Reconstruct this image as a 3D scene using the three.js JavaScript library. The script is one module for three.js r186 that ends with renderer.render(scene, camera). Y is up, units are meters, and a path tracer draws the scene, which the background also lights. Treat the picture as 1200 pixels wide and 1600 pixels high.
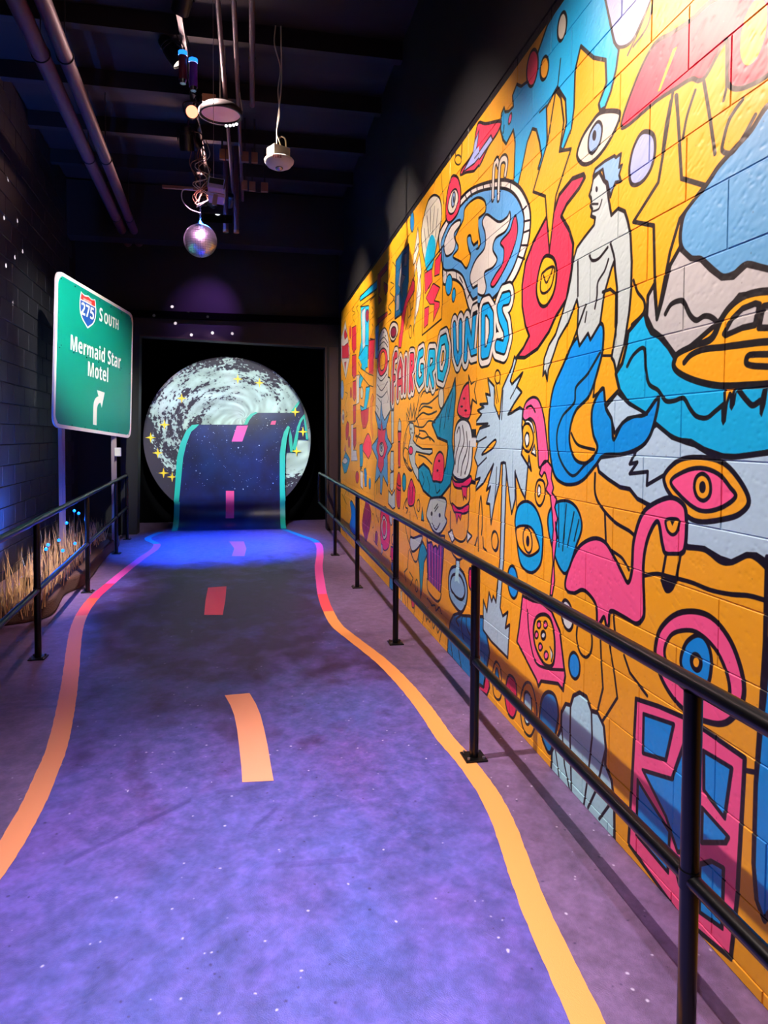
import * as THREE from 'three';
import { RoundedBoxGeometry } from 'three/addons/geometries/RoundedBoxGeometry.js';
import { mergeGeometries } from 'three/addons/utils/BufferGeometryUtils.js';
import { FontLoader } from 'three/addons/loaders/FontLoader.js';
import { TextGeometry } from 'three/addons/geometries/TextGeometry.js';
import { createNoise2D, createNoise3D } from 'simplex-noise';

// ---------------------------------------------------------------- camera, lights, exposure
const scene = new THREE.Scene();
scene.background = new THREE.Color(0x000000);
const camera = new THREE.PerspectiveCamera(74.17, 0.75, 0.05, 60);
camera.position.set(0, 1.5, 0);
camera.rotation.order = 'YXZ';
camera.rotation.set(-0.03516, -0.19099, 0.00552);
camera.setViewOffset(1200, 1600, 0, 81, 1200, 1600);
const renderer = new THREE.WebGLRenderer({ antialias: true });
renderer.toneMapping = THREE.LinearToneMapping;
renderer.toneMappingExposure = 1.0;
renderer.shadowMap.enabled = true;

// every ceiling spotlight of the room: where it hangs, what it aims at, colour, strength, half angle, softness, size
const V = (x, y, z) => new THREE.Vector3(x, y, z);
function spot(pos, aim, color, intensity, angle, penumbra = 0.5, size = 2) {
  const l = new THREE.SpotLight(new THREE.Color(...color), intensity, 0, angle, penumbra, 2);
  l.position.copy(pos); l.target.position.copy(aim); scene.add(l, l.target);
  l.castShadow = true; l.shadow.radius = size; l.shadow.mapSize.set(1024, 1024);
  return l;
}
const PINK = [1, 0.84, 0.78], WARM = [1, 0.84, 0.72], BLUE = [0.03, 0.2, 1], VIOLET = [0.45, 0.15, 1];
const LAMPS = [ // [position, aim, colour, candela, half angle, penumbra, size]
  [V(-0.6, 4.4, -4.05), V(1.32, 2.66, -1.7), [1, 0.7, 0.56], 38, 0.24, 1, 3],
  [V(-0.68, 4.55, -2.9), V(1.25, 0.95, -2.3), PINK, 88, 0.6, 0.8, 1],
  [V(-0.62, 4.55, -3.9), V(1.3, 2.0, -4.5), PINK, 40, 0.58, 0.4, 1],
  [V(-0.3, 4.5, 0.3), V(-0.45, 0, -1.7), [0.84, 0.84, 1], 130, 0.4, 1, 3],
  [V(-0.6, 4.66, -6.12), V(1.3, 2.2, -6.4), WARM, 52, 0.58, 0.4, 1],
  [V(-0.56, 4.55, -7.6), V(1.3, 2.0, -9.0), WARM, 62, 0.56, 0.4, 1],
  [V(-0.64, 4.32, -7.1), V(-0.45, 0, -9.3), BLUE, 520, 0.34, 1, 3],
  [V(-0.52, 4.55, -5.2), V(-1.95, 2.55, -8.4), [0.95, 1, 0.92], 190, 0.27, 0.8, 2],
  [V(-0.29, 3.44, -5.86), V(-0.4, 1.47, -11.5), [0.92, 1, 0.98], 140, 0.226, 0.06, 0.1],
  [V(-0.3, 4.4, -8.9), V(-0.72, 3.3, -10.7), VIOLET, 13, 0.3, 1, 1],
  [V(-0.5, 4.6, -4.6), V(-2.0, 0.3, -6.8), PINK, 200, 0.25, 1, 2],
  [V(-0.545, 4.47, -6.55), V(0.1, 3.0, -2.6), [1, 0.62, 0.6], 7, 1.25, 0.6, 3],
  [V(-0.56, 4.17, -8.25), V(-0.5, 0.25, -11.1), BLUE, 420, 0.3, 1, 2],
  [V(-0.57, 4.5, -8.9), V(-1.2, 4.9, -7.6), [1, 0.5, 0.45], 3.5, 0.9, 1, 2],
  [V(-0.5, 4.66, -6.9), V(-0.612, 3.81, -8.4), [1, 0.5, 0.9], 120, 0.13, 0.4, 2],  // added pin spot, only there to brighten the mirror ball
  [V(-0.45, 4.6, -4.3), V(-0.35, 0, -5.6), [1, 0.7, 0.8], 26, 0.4, 1, 2],
];
LAMPS.forEach((a) => spot(...a));

// ---------------------------------------------------------------- helpers
let seed = 20240611;
const rnd = () => { seed = (seed * 1664525 + 1013904223) >>> 0; return seed / 4294967296; };
const rr = (a, b) => a + (b - a) * rnd();
const n2 = createNoise2D(rnd), n3 = createNoise3D(rnd);
const fbm = (x, y, o = 4) => { let s = 0, a = 0.5, f = 1; for (let i = 0; i < o; i++) { s += a * n2(x * f, y * f); a *= 0.5; f *= 2.03; } return s; };
const taken = new Map();
const numbered = (name) => { const n = taken.get(name) || 0; taken.set(name, n + 1); return n ? `${name}_${String(n).padStart(3, '0')}` : name; };
function shade(o) { o.traverse((m) => { if (m.isMesh) { m.castShadow = true; m.receiveShadow = true; } }); return o; }
function thing(name, label, category, pos = V(0, 0, 0), group) {
  const g = new THREE.Group(); g.name = numbered(name); g.position.copy(pos); g.userData = { label, category };
  if (group) g.userData.group = group; scene.add(g); return g;
}
function part(name, geo, mat, parent, label) {
  const m = new THREE.Mesh(Array.isArray(geo) ? mergeGeometries(geo.map((g) => (g.index ? g.toNonIndexed() : g))) : geo, mat);
  m.name = name; m.castShadow = m.receiveShadow = true; if (label) m.userData.label = label; parent.add(m); return m;
}
function structure(name, label) { const g = new THREE.Group(); g.name = name; g.userData = { kind: 'structure', label, category: name.split('_')[0] }; scene.add(g); return g; }
const box = (w, h, d, x = 0, y = 0, z = 0) => new THREE.BoxGeometry(w, h, d).translate(x, y, z);
const rbox = (w, h, d, x = 0, y = 0, z = 0, r = 0.005, s = 2) => new RoundedBoxGeometry(w, h, d, s, r).translate(x, y, z);
const cyl = (r1, r2, h, x = 0, y = 0, z = 0, n = 20) => new THREE.CylinderGeometry(r1, r2, h, n).translate(x, y, z);
const tubeOf = (pts, r, seg = 24, n = 10, closed = false) => new THREE.TubeGeometry(new THREE.CatmullRomCurve3(pts, closed, 'centripetal'), seg, r, n, closed);
function bar(a, b, r, n = 12) { // straight round bar from a to b
  const d = b.clone().sub(a), g = new THREE.CylinderGeometry(r, r, d.length(), n);
  g.applyQuaternion(new THREE.Quaternion().setFromUnitVectors(V(0, 1, 0), d.normalize()));
  return g.translate((a.x + b.x) / 2, (a.y + b.y) / 2, (a.z + b.z) / 2);
}
const std = (color, roughness = 0.6, metalness = 0, extra = {}) => new THREE.MeshStandardMaterial({ color, roughness, metalness, ...extra });
const glow = (color, k, base = 0x111111) => new THREE.MeshStandardMaterial({ color: base, emissive: color, emissiveIntensity: k, roughness: 0.4 });
function canvas(w, h) { const c = document.createElement('canvas'); c.width = w; c.height = h; return [c, c.getContext('2d')]; }
function canvasTexture(c) { const t = new THREE.CanvasTexture(c); t.colorSpace = THREE.SRGBColorSpace; t.anisotropy = 8; return t; }
function grainTexture(size, fn) { // grey tile for relief
  const d = new Uint8Array(size * size * 4);
  for (let y = 0; y < size; y++) for (let x = 0; x < size; x++) { const v = Math.max(0, Math.min(255, fn(x / size, y / size) * 255)), i = (y * size + x) * 4; d[i] = d[i + 1] = d[i + 2] = v; d[i + 3] = 255; }
  const t = new THREE.DataTexture(d, size, size); t.wrapS = t.wrapT = THREE.RepeatWrapping; t.magFilter = THREE.LinearFilter; t.minFilter = THREE.LinearMipmapLinearFilter; t.generateMipmaps = true; t.needsUpdate = true; return t;
}
const ring4 = (u, v, k, f) => { const a = u * Math.PI * 2, b = v * Math.PI * 2; return f(Math.cos(a) * k, Math.sin(a) * k + Math.cos(b) * k, Math.sin(b) * k); };
const blockGrain = grainTexture(512, (u, v) => { let s = 0.55; for (const [k, a] of [[7, 0.1], [16, 0.12], [36, 0.12]]) s += a * ring4(u, v, k, n3); const p = ring4(u, v, 24, (x, y, z) => n3(x + 40, y, z)); return s - (p > 0.72 ? 0.5 : 0); });
const floorGrain = grainTexture(512, (u, v) => { let s = 0.5; for (const [k, a] of [[12, 0.12], [30, 0.16], [60, 0.16]]) s += a * ring4(u, v, k, n3); return s; });

const M = {
  black: std(0x0b0a0c, 0.75), matt: new THREE.MeshPhysicalMaterial({ color: 0x030304, roughness: 1, specularIntensity: 0.1 }), blackWall: std(0x100d10, 0.55), ceiling: std(0x160e10, 0.8), beam: std(0x150e11, 0.75),
  pipe: std(0x54303a, 0.55), conduit: std(0x4a2d33, 0.5), rail: std(0x08080a, 0.28, 0.25), plate: std(0x0a0a0c, 0.35, 0.4), bolt: std(0x8a8790, 0.35, 0.8),
  steel: std(0xb09aa0, 0.5, 0.25), jamb: std(0x3d2a26, 0.7), fixture: std(0x101012, 0.4, 0.3), chrome: std(0xd8d8dc, 0.18, 1),
  grass: std(0xd6ae7c, 0.85), soil: std(0x4a3026, 0.95), white: std(0xd8d2c8, 0.6), cream: std(0xcdbfa8, 0.6), tan: std(0x8a5a3a, 0.8), darkMetal: std(0x2a2326, 0.45, 0.4),
};
const C = { yl: '#f4a818', sy: '#f4a818', lb: '#5d9dcb', gr: '#b9b6b4', cy: '#12aee2', pb: '#b4d2e4', pk: '#fb5a90', rd: '#ee3552', rp: '#e0245a', lc: '#9aa6d8', cr: '#d6cdb4', gb: '#86a5c8', bl: '#0a8fe0', hb: '#7fa9d6', wg: '#b9c4c0', k: '#120a0e', pa: '#aee0ec', bd: '#0c7cc0', wh: '#d8dedc', cb: '#14a0dc', pl: '#a6c2d2', pu: '#86b2d6', tl: '#1090b2', vi: '#5b3488', vs: '#c64a8a', dr: '#cf2c40', cl: '#12b4da', wt: '#d8cfc2', pw: '#579cd0', db: '#16608c', gg: '#8d8a8e', mr: '#8c2440', or: '#e87a20' };

// ---------------------------------------------------------------- wall_right: painted block wall
// the mural's shapes in wall millimetres: [colour, outline width, kind, distance along the wall, height, ...]
const MURAL = [
  ['lb', 15, 'c', 1716, 2306, 1772, 2285, 1822, 2253, 1916, 2210, 1943, 2153, 1936, 2098, 1887, 2052, 1841, 2038, 1779, 1989, 1741, 1963, 1697, 1961, 1645, 1975, 1566, 1943, 1482, 1928, 1431, 1994, 1439, 2235, 1515, 2344, 1581, 2370, 1642, 2332],
  ['gr', 15, 'p', 1946, 2100, 1994, 2058, 2033, 1955, 2061, 1897, 2081, 2015, 2117, 1984, 2122, 1914, 2084, 1862, 2029, 1829, 1954, 1760, 1878, 1784, 1757, 1835, 1672, 1895, 1564, 1883, 1381, 1845, 1383, 1900, 1482, 1928, 1566, 1943, 1645, 1975, 1697, 1953, 1745, 1961, 1796, 1998, 1841, 2038, 1887, 2052],
  ['cy', 15, 'p', 2136, 1931, 2119, 1889, 2092, 1855, 2047, 1835, 1996, 1795, 1957, 1753, 1939, 1711, 1813, 1665, 1729, 1651, 1556, 1642, 1392, 1630, 1387, 1481, 1550, 1463, 1644, 1448, 1722, 1448, 1807, 1466, 1868, 1489, 1932, 1492, 2000, 1515, 2066, 1551, 2136, 1588, 2227, 1623, 2289, 1673, 2318, 1737, 2275, 1770, 2251, 1823, 2236, 1880],
  ['-', 13, 's', 2240, 1757, 2199, 1794, 2136, 1808, 2122, 1737, 2101, 1683, 2048, 1658, 2004, 1621, 1956, 1619, 1910, 1625, 1877, 1591, 1846, 1567, 1798, 1560, 1759, 1579, 1727, 1596],
  ['-', 15, 's', 1663, 1632, 1635, 1606, 1610, 1589, 1582, 1600],
  ['-', 15, 's', 2014, 1905, 1987, 1929, 1947, 1934, 1920, 1925, 1887, 1879, 1856, 1858, 1820, 1864, 1785, 1854, 1762, 1832, 1778, 1801, 1818, 1787, 1903, 1775, 1954, 1757],
  ['sy', 18, 'c', 1960, 1750, 1941, 1768, 1865, 1782, 1794, 1788, 1767, 1807, 1746, 1840, 1710, 1870, 1659, 1889, 1611, 1891, 1564, 1885, 1470, 1861, 1414, 1815, 1374, 1743, 1337, 1696, 1336, 1655, 1431, 1636, 1556, 1642, 1651, 1645, 1756, 1653, 1862, 1677, 1939, 1707, 1965, 1730],
  ['gr', 15, 'p', 1731, 1799, 1698, 1836, 1658, 1857, 1610, 1862, 1595, 1856, 1608, 1804, 1656, 1804, 1723, 1793],
  ['gr', 15, 'p', 1579, 1849, 1593, 1794, 1539, 1786, 1475, 1779, 1498, 1831, 1545, 1848],
  ['-', 17, 's', 1911, 1736, 1877, 1756, 1817, 1765, 1732, 1761, 1655, 1758, 1560, 1753, 1434, 1733],
  ['sy', 15, 'c', 1638, 1711, 1631, 1724, 1605, 1725, 1515, 1714, 1472, 1696, 1514, 1685, 1604, 1694, 1633, 1702],
  ['sy', 9, 'p', 1722, 1645, 1681, 1643, 1688, 1616, 1699, 1627, 1710, 1603, 1720, 1581],
  ['k', 0, 'p', 1735, 1597, 1718, 1581, 1706, 1606, 1714, 1548, 1725, 1536, 1733, 1549],
  ['k', 0, 'p', 1699, 1628, 1685, 1616, 1671, 1636, 1679, 1594, 1692, 1577, 1700, 1588],
  ['k', 0, 'p', 1584, 1597, 1574, 1630, 1556, 1632, 1563, 1589, 1576, 1556, 1583, 1566],
  ['pb', 14, 'p', 2446, 1403, 2417, 1423, 2277, 1438, 2176, 1454, 2117, 1482, 2068, 1538, 2051, 1544, 1966, 1502, 1886, 1485, 1849, 1479, 1777, 1452, 1687, 1446, 1550, 1463, 1316, 1486, 1307, 1206, 1475, 1174, 1544, 1176, 1582, 1187, 1618, 1182, 1677, 1151, 1725, 1154, 1794, 1170, 1875, 1163, 1999, 1257, 2093, 1273, 2158, 1286, 2208, 1316, 2273, 1318, 2356, 1341, 2429, 1367],
  ['-', 11, 'l', 2176, 1448, 2211, 1406, 2162, 1414, 2210, 1371, 2097, 1384, 2101, 1338, 1992, 1383],
  ['sy', 14, 'c', 1998, 1383, 1923, 1430, 1821, 1442, 1727, 1431, 1662, 1391, 1616, 1331, 1651, 1290, 1721, 1266, 1814, 1248, 1879, 1258, 1959, 1311, 1996, 1345],
  ['pk', 12, 'c', 1966, 1357, 1902, 1394, 1820, 1410, 1742, 1397, 1692, 1362, 1668, 1337, 1714, 1305, 1780, 1284, 1833, 1284, 1900, 1310],
  ['sy', 11, 'c', 1772, 1357, 1778, 1328, 1803, 1313, 1832, 1321, 1847, 1348, 1840, 1378, 1814, 1393, 1786, 1384],
  ['k', 0, 'c', 1794, 1354, 1798, 1341, 1808, 1335, 1819, 1339, 1824, 1352, 1820, 1365, 1809, 1371, 1799, 1367],
  ['-', 11, 's', 2459, 1357, 2457, 1282, 2410, 1233, 2309, 1186, 2203, 1165, 2159, 1147],
  ['-', 10, 'l', 2380, 1214, 2369, 1105],
  ['-', 10, 's', 2326, 1075, 2251, 1060, 2205, 1026],
  ['sy', 13, 'l', 1998, 2608, 2039, 2449, 2068, 2348, 2215, 2264, 2091, 2213, 2079, 2034, 2061, 1897, 1996, 2101, 1949, 2191, 1830, 2253, 1943, 2315, 1957, 2427, 1977, 2586],
  ['-', 12, 's', 2009, 2585, 2034, 2511, 2049, 2434],
  ['-', 12, 's', 1982, 2590, 1966, 2501, 1953, 2404],
  ['-', 11, 's', 1885, 2557, 1921, 2500, 1941, 2438],
  ['-', 12, 's', 1844, 2563, 1817, 2460, 1787, 2329],
  ['-', 12, 's', 1678, 2431, 1728, 2401, 1752, 2351, 1754, 2323, 1714, 2303, 1674, 2325, 1627, 2366],
  ['rd', 12, 'c', 2304, 2630, 2231, 2742, 2116, 2818, 2009, 2801, 1921, 2786, 1822, 2783, 1740, 2759, 1627, 2703, 1549, 2601, 1545, 2474, 1584, 2450, 1684, 2465, 1737, 2505, 1741, 2579, 1747, 2630, 1775, 2619, 1833, 2578, 1868, 2579, 1905, 2603, 1983, 2613, 2088, 2624],
  ['yl', 0, 'c', 1597, 2562, 1626, 2518, 1665, 2517, 1690, 2562, 1686, 2626, 1655, 2669, 1617, 2667, 1593, 2623],
  ['yl', 0, 'p', 1979, 2742, 2067, 2648, 2083, 2650, 2002, 2746],
  ['-', 10, 'l', 1747, 2630, 1743, 2499, 1754, 2467],
  ['lc', 12, 'c', 2171, 2555, 2106, 2521, 2091, 2464, 2114, 2409, 2171, 2385, 2232, 2402, 2249, 2461, 2224, 2525],
  ['cy', 9, 'p', 2782, 3415, 2965, 3385, 3064, 3321, 3181, 3241, 3271, 3259, 3331, 3299, 3388, 3271, 3377, 3209, 3440, 3214, 3493, 3235, 3509, 3266, 3548, 3251, 3558, 3169, 3519, 3099, 3473, 3058, 3415, 3076, 3374, 3089, 3344, 3014, 3352, 2843, 3377, 2759, 3442, 2739, 3432, 2709, 3375, 2694, 3321, 2750, 3245, 2853, 3184, 2948, 3124, 2985, 3076, 2959, 3038, 2887, 3013, 2811, 3053, 2770, 3011, 2752, 2968, 2784, 2953, 2869, 2964, 3011, 2901, 3035, 2853, 3048, 2771, 2953, 2759, 2850, 2815, 2767, 2792, 2746, 2712, 2805, 2689, 2882, 2685, 3030, 2637, 3106, 2529, 3002, 2431, 2940, 2421, 2850, 2480, 2799, 2469, 2768, 2432, 2762, 2391, 2800, 2352, 2864, 2334, 2931, 2369, 2975, 2399, 3059, 2454, 3221],
  ['lc', 9, 's', 2454, 3207, 2399, 3059, 2362, 2964, 2314, 2924, 2249, 2908, 2195, 2934, 2122, 2986],
  ['yl', 8, 's', 2273, 2874, 2189, 2930, 2122, 2986, 2148, 2906, 2236, 2884],
  ['cr', 9, 'c', 2774, 3262, 2797, 3233, 2831, 3235, 2857, 3269, 2858, 3315, 2834, 3344, 2800, 3341, 2776, 3306],
  ['sy', 8, 'c', 2953, 3180, 2975, 3154, 3010, 3158, 3036, 3188, 3038, 3229, 3015, 3254, 2981, 3250, 2955, 3219],
  ['rd', 8, 'c', 3069, 3241, 3102, 3197, 3154, 3200, 3196, 3249, 3201, 3315, 3166, 3359, 3113, 3354, 3073, 3305],
  ['sy', 8, 'c', 2948, 3179, 2969, 3153, 3004, 3157, 3033, 3188, 3038, 3229, 3016, 3255, 2980, 3250, 2953, 3218],
  ['pk', 5, 'c', 3401, 3157, 3418, 3145, 3437, 3146, 3447, 3159, 3441, 3178, 3424, 3190, 3405, 3189, 3396, 3175],
  ['-', 6, 'l', 3506, 3168, 3520, 3137],
  ['-', 6, 'l', 3043, 3025, 2964, 3020],
  ['-', 6, 'l', 2823, 3154, 2849, 3046],
  ['rd', 8, 'c', 3928, 3372, 3801, 3310, 3559, 3215, 3598, 3176, 3744, 3160, 3938, 3108, 4156, 3166, 4285, 3199, 4242, 3224, 4038, 3238, 3983, 3330],
  ['lc', 5, 'p', 3919, 3327, 4001, 3290, 4038, 3232, 4241, 3198, 3921, 3149, 3678, 3166, 3712, 3208, 3998, 3191, 3943, 3266],
  ['-', 7, 's', 4403, 3392, 4378, 3315, 4309, 3278, 4266, 3311, 4256, 3390],
  ['rd', 12, 'p', 2598, 2572, 2697, 2591, 2820, 2566, 2871, 2511, 2952, 2509, 3099, 2436, 3189, 2359, 3227, 2259, 3223, 2155, 3179, 2051, 3131, 1993, 3202, 1945, 3292, 1907, 3182, 1894, 3028, 1918, 3028, 1918, 2903, 1980, 2835, 2038, 2734, 2092, 2688, 2212, 2677, 2313, 2716, 2381, 2798, 2467, 2747, 2500, 2634, 2529, 2586, 2554],
  ['sy', 9, 'p', 2870, 3042, 2944, 2856, 3107, 2680, 2966, 2610, 2914, 2340, 2854, 2574, 2712, 2721, 2824, 2757, 2784, 2867, 2817, 2986],
  ['sy', 11, 'c', 2939, 2332, 2865, 2297, 2834, 2229, 2860, 2149, 2939, 2105, 3008, 2124, 3050, 2188, 3037, 2263, 2992, 2323],
  ['sy', 8, 'c', 2922, 2271, 2871, 2265, 2856, 2240, 2889, 2180, 2956, 2165, 3003, 2188, 2997, 2254, 2967, 2266],
  ['-', 7, 's', 2974, 2249, 2942, 2210, 2906, 2227, 2878, 2258],
  ['cr', 12, 'c', 2461, 2757, 2339, 2705, 2325, 2671, 2399, 2618, 2500, 2594, 2596, 2612, 2656, 2671, 2616, 2724, 2537, 2751],
  ['gb', 9, 'c', 2490, 2734, 2452, 2699, 2465, 2646, 2517, 2626, 2557, 2654, 2551, 2712],
  ['k', 0, 'c', 2496, 2684, 2503, 2672, 2514, 2672, 2525, 2683, 2527, 2699, 2520, 2710, 2508, 2711, 2498, 2700],
  ['bl', 11, 'c', 2656, 1903, 2761, 1810, 2854, 1716, 2891, 1596, 2886, 1465, 2832, 1337, 2744, 1300, 2637, 1303, 2553, 1329, 2460, 1388, 2395, 1431, 2277, 1438, 2188, 1454, 2117, 1482, 2073, 1534, 2044, 1633, 2120, 1581, 2192, 1576, 2268, 1551, 2326, 1493, 2342, 1566, 2386, 1611, 2411, 1690, 2484, 1630, 2497, 1570, 2480, 1509, 2447, 1456, 2523, 1400, 2623, 1405, 2681, 1468, 2680, 1541, 2630, 1613, 2516, 1670, 2443, 1778, 2416, 1849, 2426, 1938, 2541, 1926],
  ['pb', 9, 'p', 2305, 1665, 2219, 1618, 2109, 1581, 2230, 1571, 2268, 1554, 2320, 1516, 2343, 1574, 2386, 1615],
  ['-', 9, 's', 2437, 1829, 2535, 1756, 2633, 1709, 2648, 1646, 2754, 1592, 2808, 1509, 2776, 1408, 2655, 1338, 2539, 1392, 2477, 1417],
  ['-', 9, 's', 2670, 1517, 2608, 1469, 2470, 1452],
  ['-', 8, 'l', 2415, 1815, 2351, 1808],
  ['-', 9, 'l', 2472, 1728, 2485, 1661, 2403, 1689, 2394, 1626, 2305, 1672],
  ['hb', 9, 'p', 2514, 2535, 2499, 2556, 2425, 2557, 2355, 2550, 2341, 2538, 2327, 2539, 2307, 2538, 2319, 2494, 2299, 2494, 2318, 2466, 2304, 2437, 2344, 2448, 2364, 2427, 2377, 2406, 2401, 2468, 2423, 2483, 2439, 2533, 2468, 2533],
  ['wg', 10, 'p', 2465, 2532, 2513, 2524, 2528, 2492, 2546, 2471, 2526, 2446, 2534, 2425, 2517, 2405, 2527, 2382, 2493, 2364, 2500, 2339, 2586, 2311, 2643, 2288, 2676, 2241, 2692, 2180, 2717, 2121, 2769, 2041, 2833, 1959, 2901, 1919, 2951, 1864, 2963, 1785, 2939, 1805, 2917, 1759, 2908, 1807, 2859, 1862, 2803, 1932, 2712, 1990, 2636, 2073, 2623, 2039, 2631, 1929, 2608, 1878, 2537, 1919, 2516, 1889, 2441, 1942, 2415, 2044, 2361, 2134, 2342, 2157, 2318, 2053, 2317, 1926, 2332, 1866, 2350, 1801, 2332, 1784, 2314, 1740, 2289, 1790, 2262, 1840, 2232, 1953, 2222, 2033, 2221, 2127, 2233, 2225, 2253, 2279, 2274, 2319, 2321, 2345, 2368, 2335, 2388, 2392, 2408, 2467, 2430, 2486],
  ['-', 9, 's', 2535, 2228, 2511, 2203, 2457, 2197, 2392, 2221],
  ['-', 9, 's', 2372, 2233, 2342, 2172, 2334, 2127],
  ['-', 8, 's', 2384, 2175, 2411, 2138, 2462, 2106, 2467, 2055, 2484, 2009],
  ['-', 7, 'l', 2551, 2006, 2563, 1969],
  ['-', 8, 'l', 2633, 2230, 2628, 2087],
  ['-', 6, 'l', 2523, 2428, 2472, 2411],
  ['-', 6, 's', 2509, 2395, 2464, 2391, 2442, 2417],
  ['k', 0, 'c', 2475, 2469, 2478, 2462, 2484, 2461, 2491, 2467, 2493, 2476, 2491, 2483, 2485, 2484, 2478, 2478],
  ['-', 10, 's', 2208, 2057, 2182, 2011, 2139, 1969, 2144, 1930, 2215, 1902],
  ['-', 10, 'l', 2423, 2060, 2366, 2059, 2326, 2033, 2327, 1913],
  ['-', 9, 's', 2560, 2035, 2657, 1917, 2725, 1839],
  ['pk', 13, 'c', 2703, 882, 2652, 975, 2577, 1052, 2466, 1100, 2376, 1099, 2305, 1053, 2249, 1006, 2210, 979, 2186, 1026, 2177, 1133, 2132, 1229, 2065, 1276, 1969, 1307, 1909, 1297, 1884, 1264, 1885, 1169, 1908, 1135, 1984, 1122, 2006, 1150, 2032, 1220, 2073, 1185, 2105, 1115, 2114, 1033, 2104, 909, 2114, 872, 2155, 844, 2231, 848, 2325, 845, 2338, 790, 2354, 778, 2374, 810, 2402, 780, 2425, 766, 2442, 845, 2538, 877, 2621, 846, 2692, 842],
  ['sy', 11, 'p', 1984, 1122, 1908, 1135, 1930, 1045, 2007, 1029],
  ['k', 0, 'c', 2007, 1035, 1930, 1051, 1939, 1019, 1964, 997, 1990, 998],
  ['sy', 10, 'c', 1987, 1232, 1922, 1240, 1930, 1202, 1955, 1189, 1981, 1201],
  ['k', 0, 'p', 1967, 1234, 1941, 1238, 1954, 1217],
  ['-', 9, 'l', 2401, 743, 2390, 641, 2372, 534, 2413, 424],
  ['-', 9, 'l', 2328, 712, 2290, 615, 2267, 537, 2368, 408],
  ['-', 10, 'l', 2226, 708, 2186, 659, 2077, 617],
  ['-', 10, 'l', 2304, 836, 2288, 754],
  ['-', 13, 's', 1875, 1159, 1794, 1166, 1725, 1144, 1677, 1150, 1618, 1180, 1582, 1178, 1540, 1158],
  ['-', 12, 's', 2108, 1024, 2035, 1046, 1961, 1051, 1853, 1056, 1764, 1052, 1682, 1059, 1607, 1072, 1544, 1074],
  ['pk', 15, 'c', 2032, 810, 2007, 869, 1936, 932, 1850, 967, 1761, 973, 1686, 938, 1637, 877, 1616, 809, 1633, 749, 1685, 689, 1750, 661, 1839, 648, 1917, 659, 1991, 701, 2031, 758],
  ['sy', 12, 'c', 1983, 799, 1954, 859, 1895, 894, 1821, 910, 1741, 887, 1690, 837, 1673, 782, 1695, 754, 1779, 731, 1880, 717, 1950, 747],
  ['bl', 12, 'c', 1897, 790, 1875, 858, 1820, 901, 1776, 894, 1753, 849, 1763, 777, 1797, 753, 1852, 757],
  ['sy', 14, 'c', 1801, 827, 1803, 809, 1816, 796, 1833, 796, 1844, 809, 1841, 827, 1828, 839, 1811, 839],
  ['-', 15, 'l', 1543, 1188, 1543, 959, 1553, 760, 1562, 610],
  ['-', 12, 'l', 1601, 591, 1562, 605],
  ['bl', 14, 'p', 1530, 973, 1542, 816, 1553, 714, 1564, 572, 1564, 353, 1550, 263, 1523, 227, 1477, 303, 1301, 473, 1320, 1027, 1440, 1048],
  ['pk', 14, 'p', 2143, 580, 2014, 606, 1846, 629, 1776, 628, 1607, 623, 1609, 550, 1622, 231, 1643, 31, 1787, 7, 1885, -7, 2173, 40, 2161, 266],
  ['bl', 12, 'p', 2095, 546, 1926, 582, 1964, 447, 2096, 408],
  ['bl', 12, 'p', 2094, 349, 1930, 401, 1859, 573, 1815, 568, 1814, 232, 1892, 184, 1958, 263],
  ['bl', 12, 'p', 1778, 563, 1657, 571, 1681, 414, 1774, 446],
  ['bl', 12, 'p', 1777, 390, 1663, 369, 1674, 346, 1778, 284],
  ['bl', 12, 'p', 2124, 299, 2050, 268, 1935, 224, 1941, 87, 2124, 102],
  ['bl', 12, 'p', 1783, 214, 1731, 256, 1680, 268, 1682, 90, 1781, 67],
  ['bl', 10, 'p', 1900, 120, 1864, 130, 1883, 86],
  ['pa', 12, 'p', 2815, 5, 2811, 84, 2757, 172, 2724, 223, 2720, 299, 2681, 351, 2636, 363, 2612, 413, 2558, 447, 2499, 451, 2457, 411, 2408, 423, 2359, 391, 2341, 313, 2344, 247, 2296, 211, 2274, 133, 2269, 4, 2309, -30, 2604, -28, 2815, -10],
  ['-', 9, 'l', 2636, 357, 2637, 212, 2618, 0],
  ['-', 9, 'l', 2457, 411, 2448, 308, 2477, 137, 2507, 1],
  ['-', 8, 'l', 2718, 238, 2686, 81, 2630, -6],
  ['-', 7, 'l', 2783, 122, 2737, 6],
  ['-', 9, 'l', 2345, 300, 2409, 115, 2473, 8],
  ['-', 9, 'l', 2303, 117, 2383, 13],
  ['bd', 11, 'c', 2950, 192, 2922, 282, 2863, 334, 2790, 345, 2754, 297, 2759, 233, 2825, 71, 2900, 82, 2948, 140],
  ['sy', 8, 'c', 3169, 215, 3118, 283, 3051, 301, 3000, 252, 2981, 166, 3027, 72, 3076, 37, 3146, 48, 3184, 124],
  ['pa', 8, 'c', 3134, 215, 3091, 248, 3048, 227, 3046, 146, 3086, 88, 3130, 104],
  ['rp', 8, 'c', 3395, 115, 3359, 226, 3301, 253, 3243, 231, 3230, 120, 3275, 44, 3353, 42],
  ['sy', 7, 'c', 3590, 152, 3559, 233, 3515, 255, 3461, 227, 3447, 110, 3487, 56, 3564, 58],
  ['bd', 6, 'c', 3555, 132, 3521, 105, 3479, 137, 3503, 213, 3536, 209],
  ['rp', 8, 'p', 3816, 147, 3658, 128, 3633, 72, 3677, 9, 3811, -10],
  ['bd', 9, 'p', 4470, 127, 4430, 230, 4350, 299, 4251, 337, 4137, 352, 3960, 396, 3751, 446, 3640, 273, 3737, 34, 3999, -8, 4487, -2],
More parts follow.
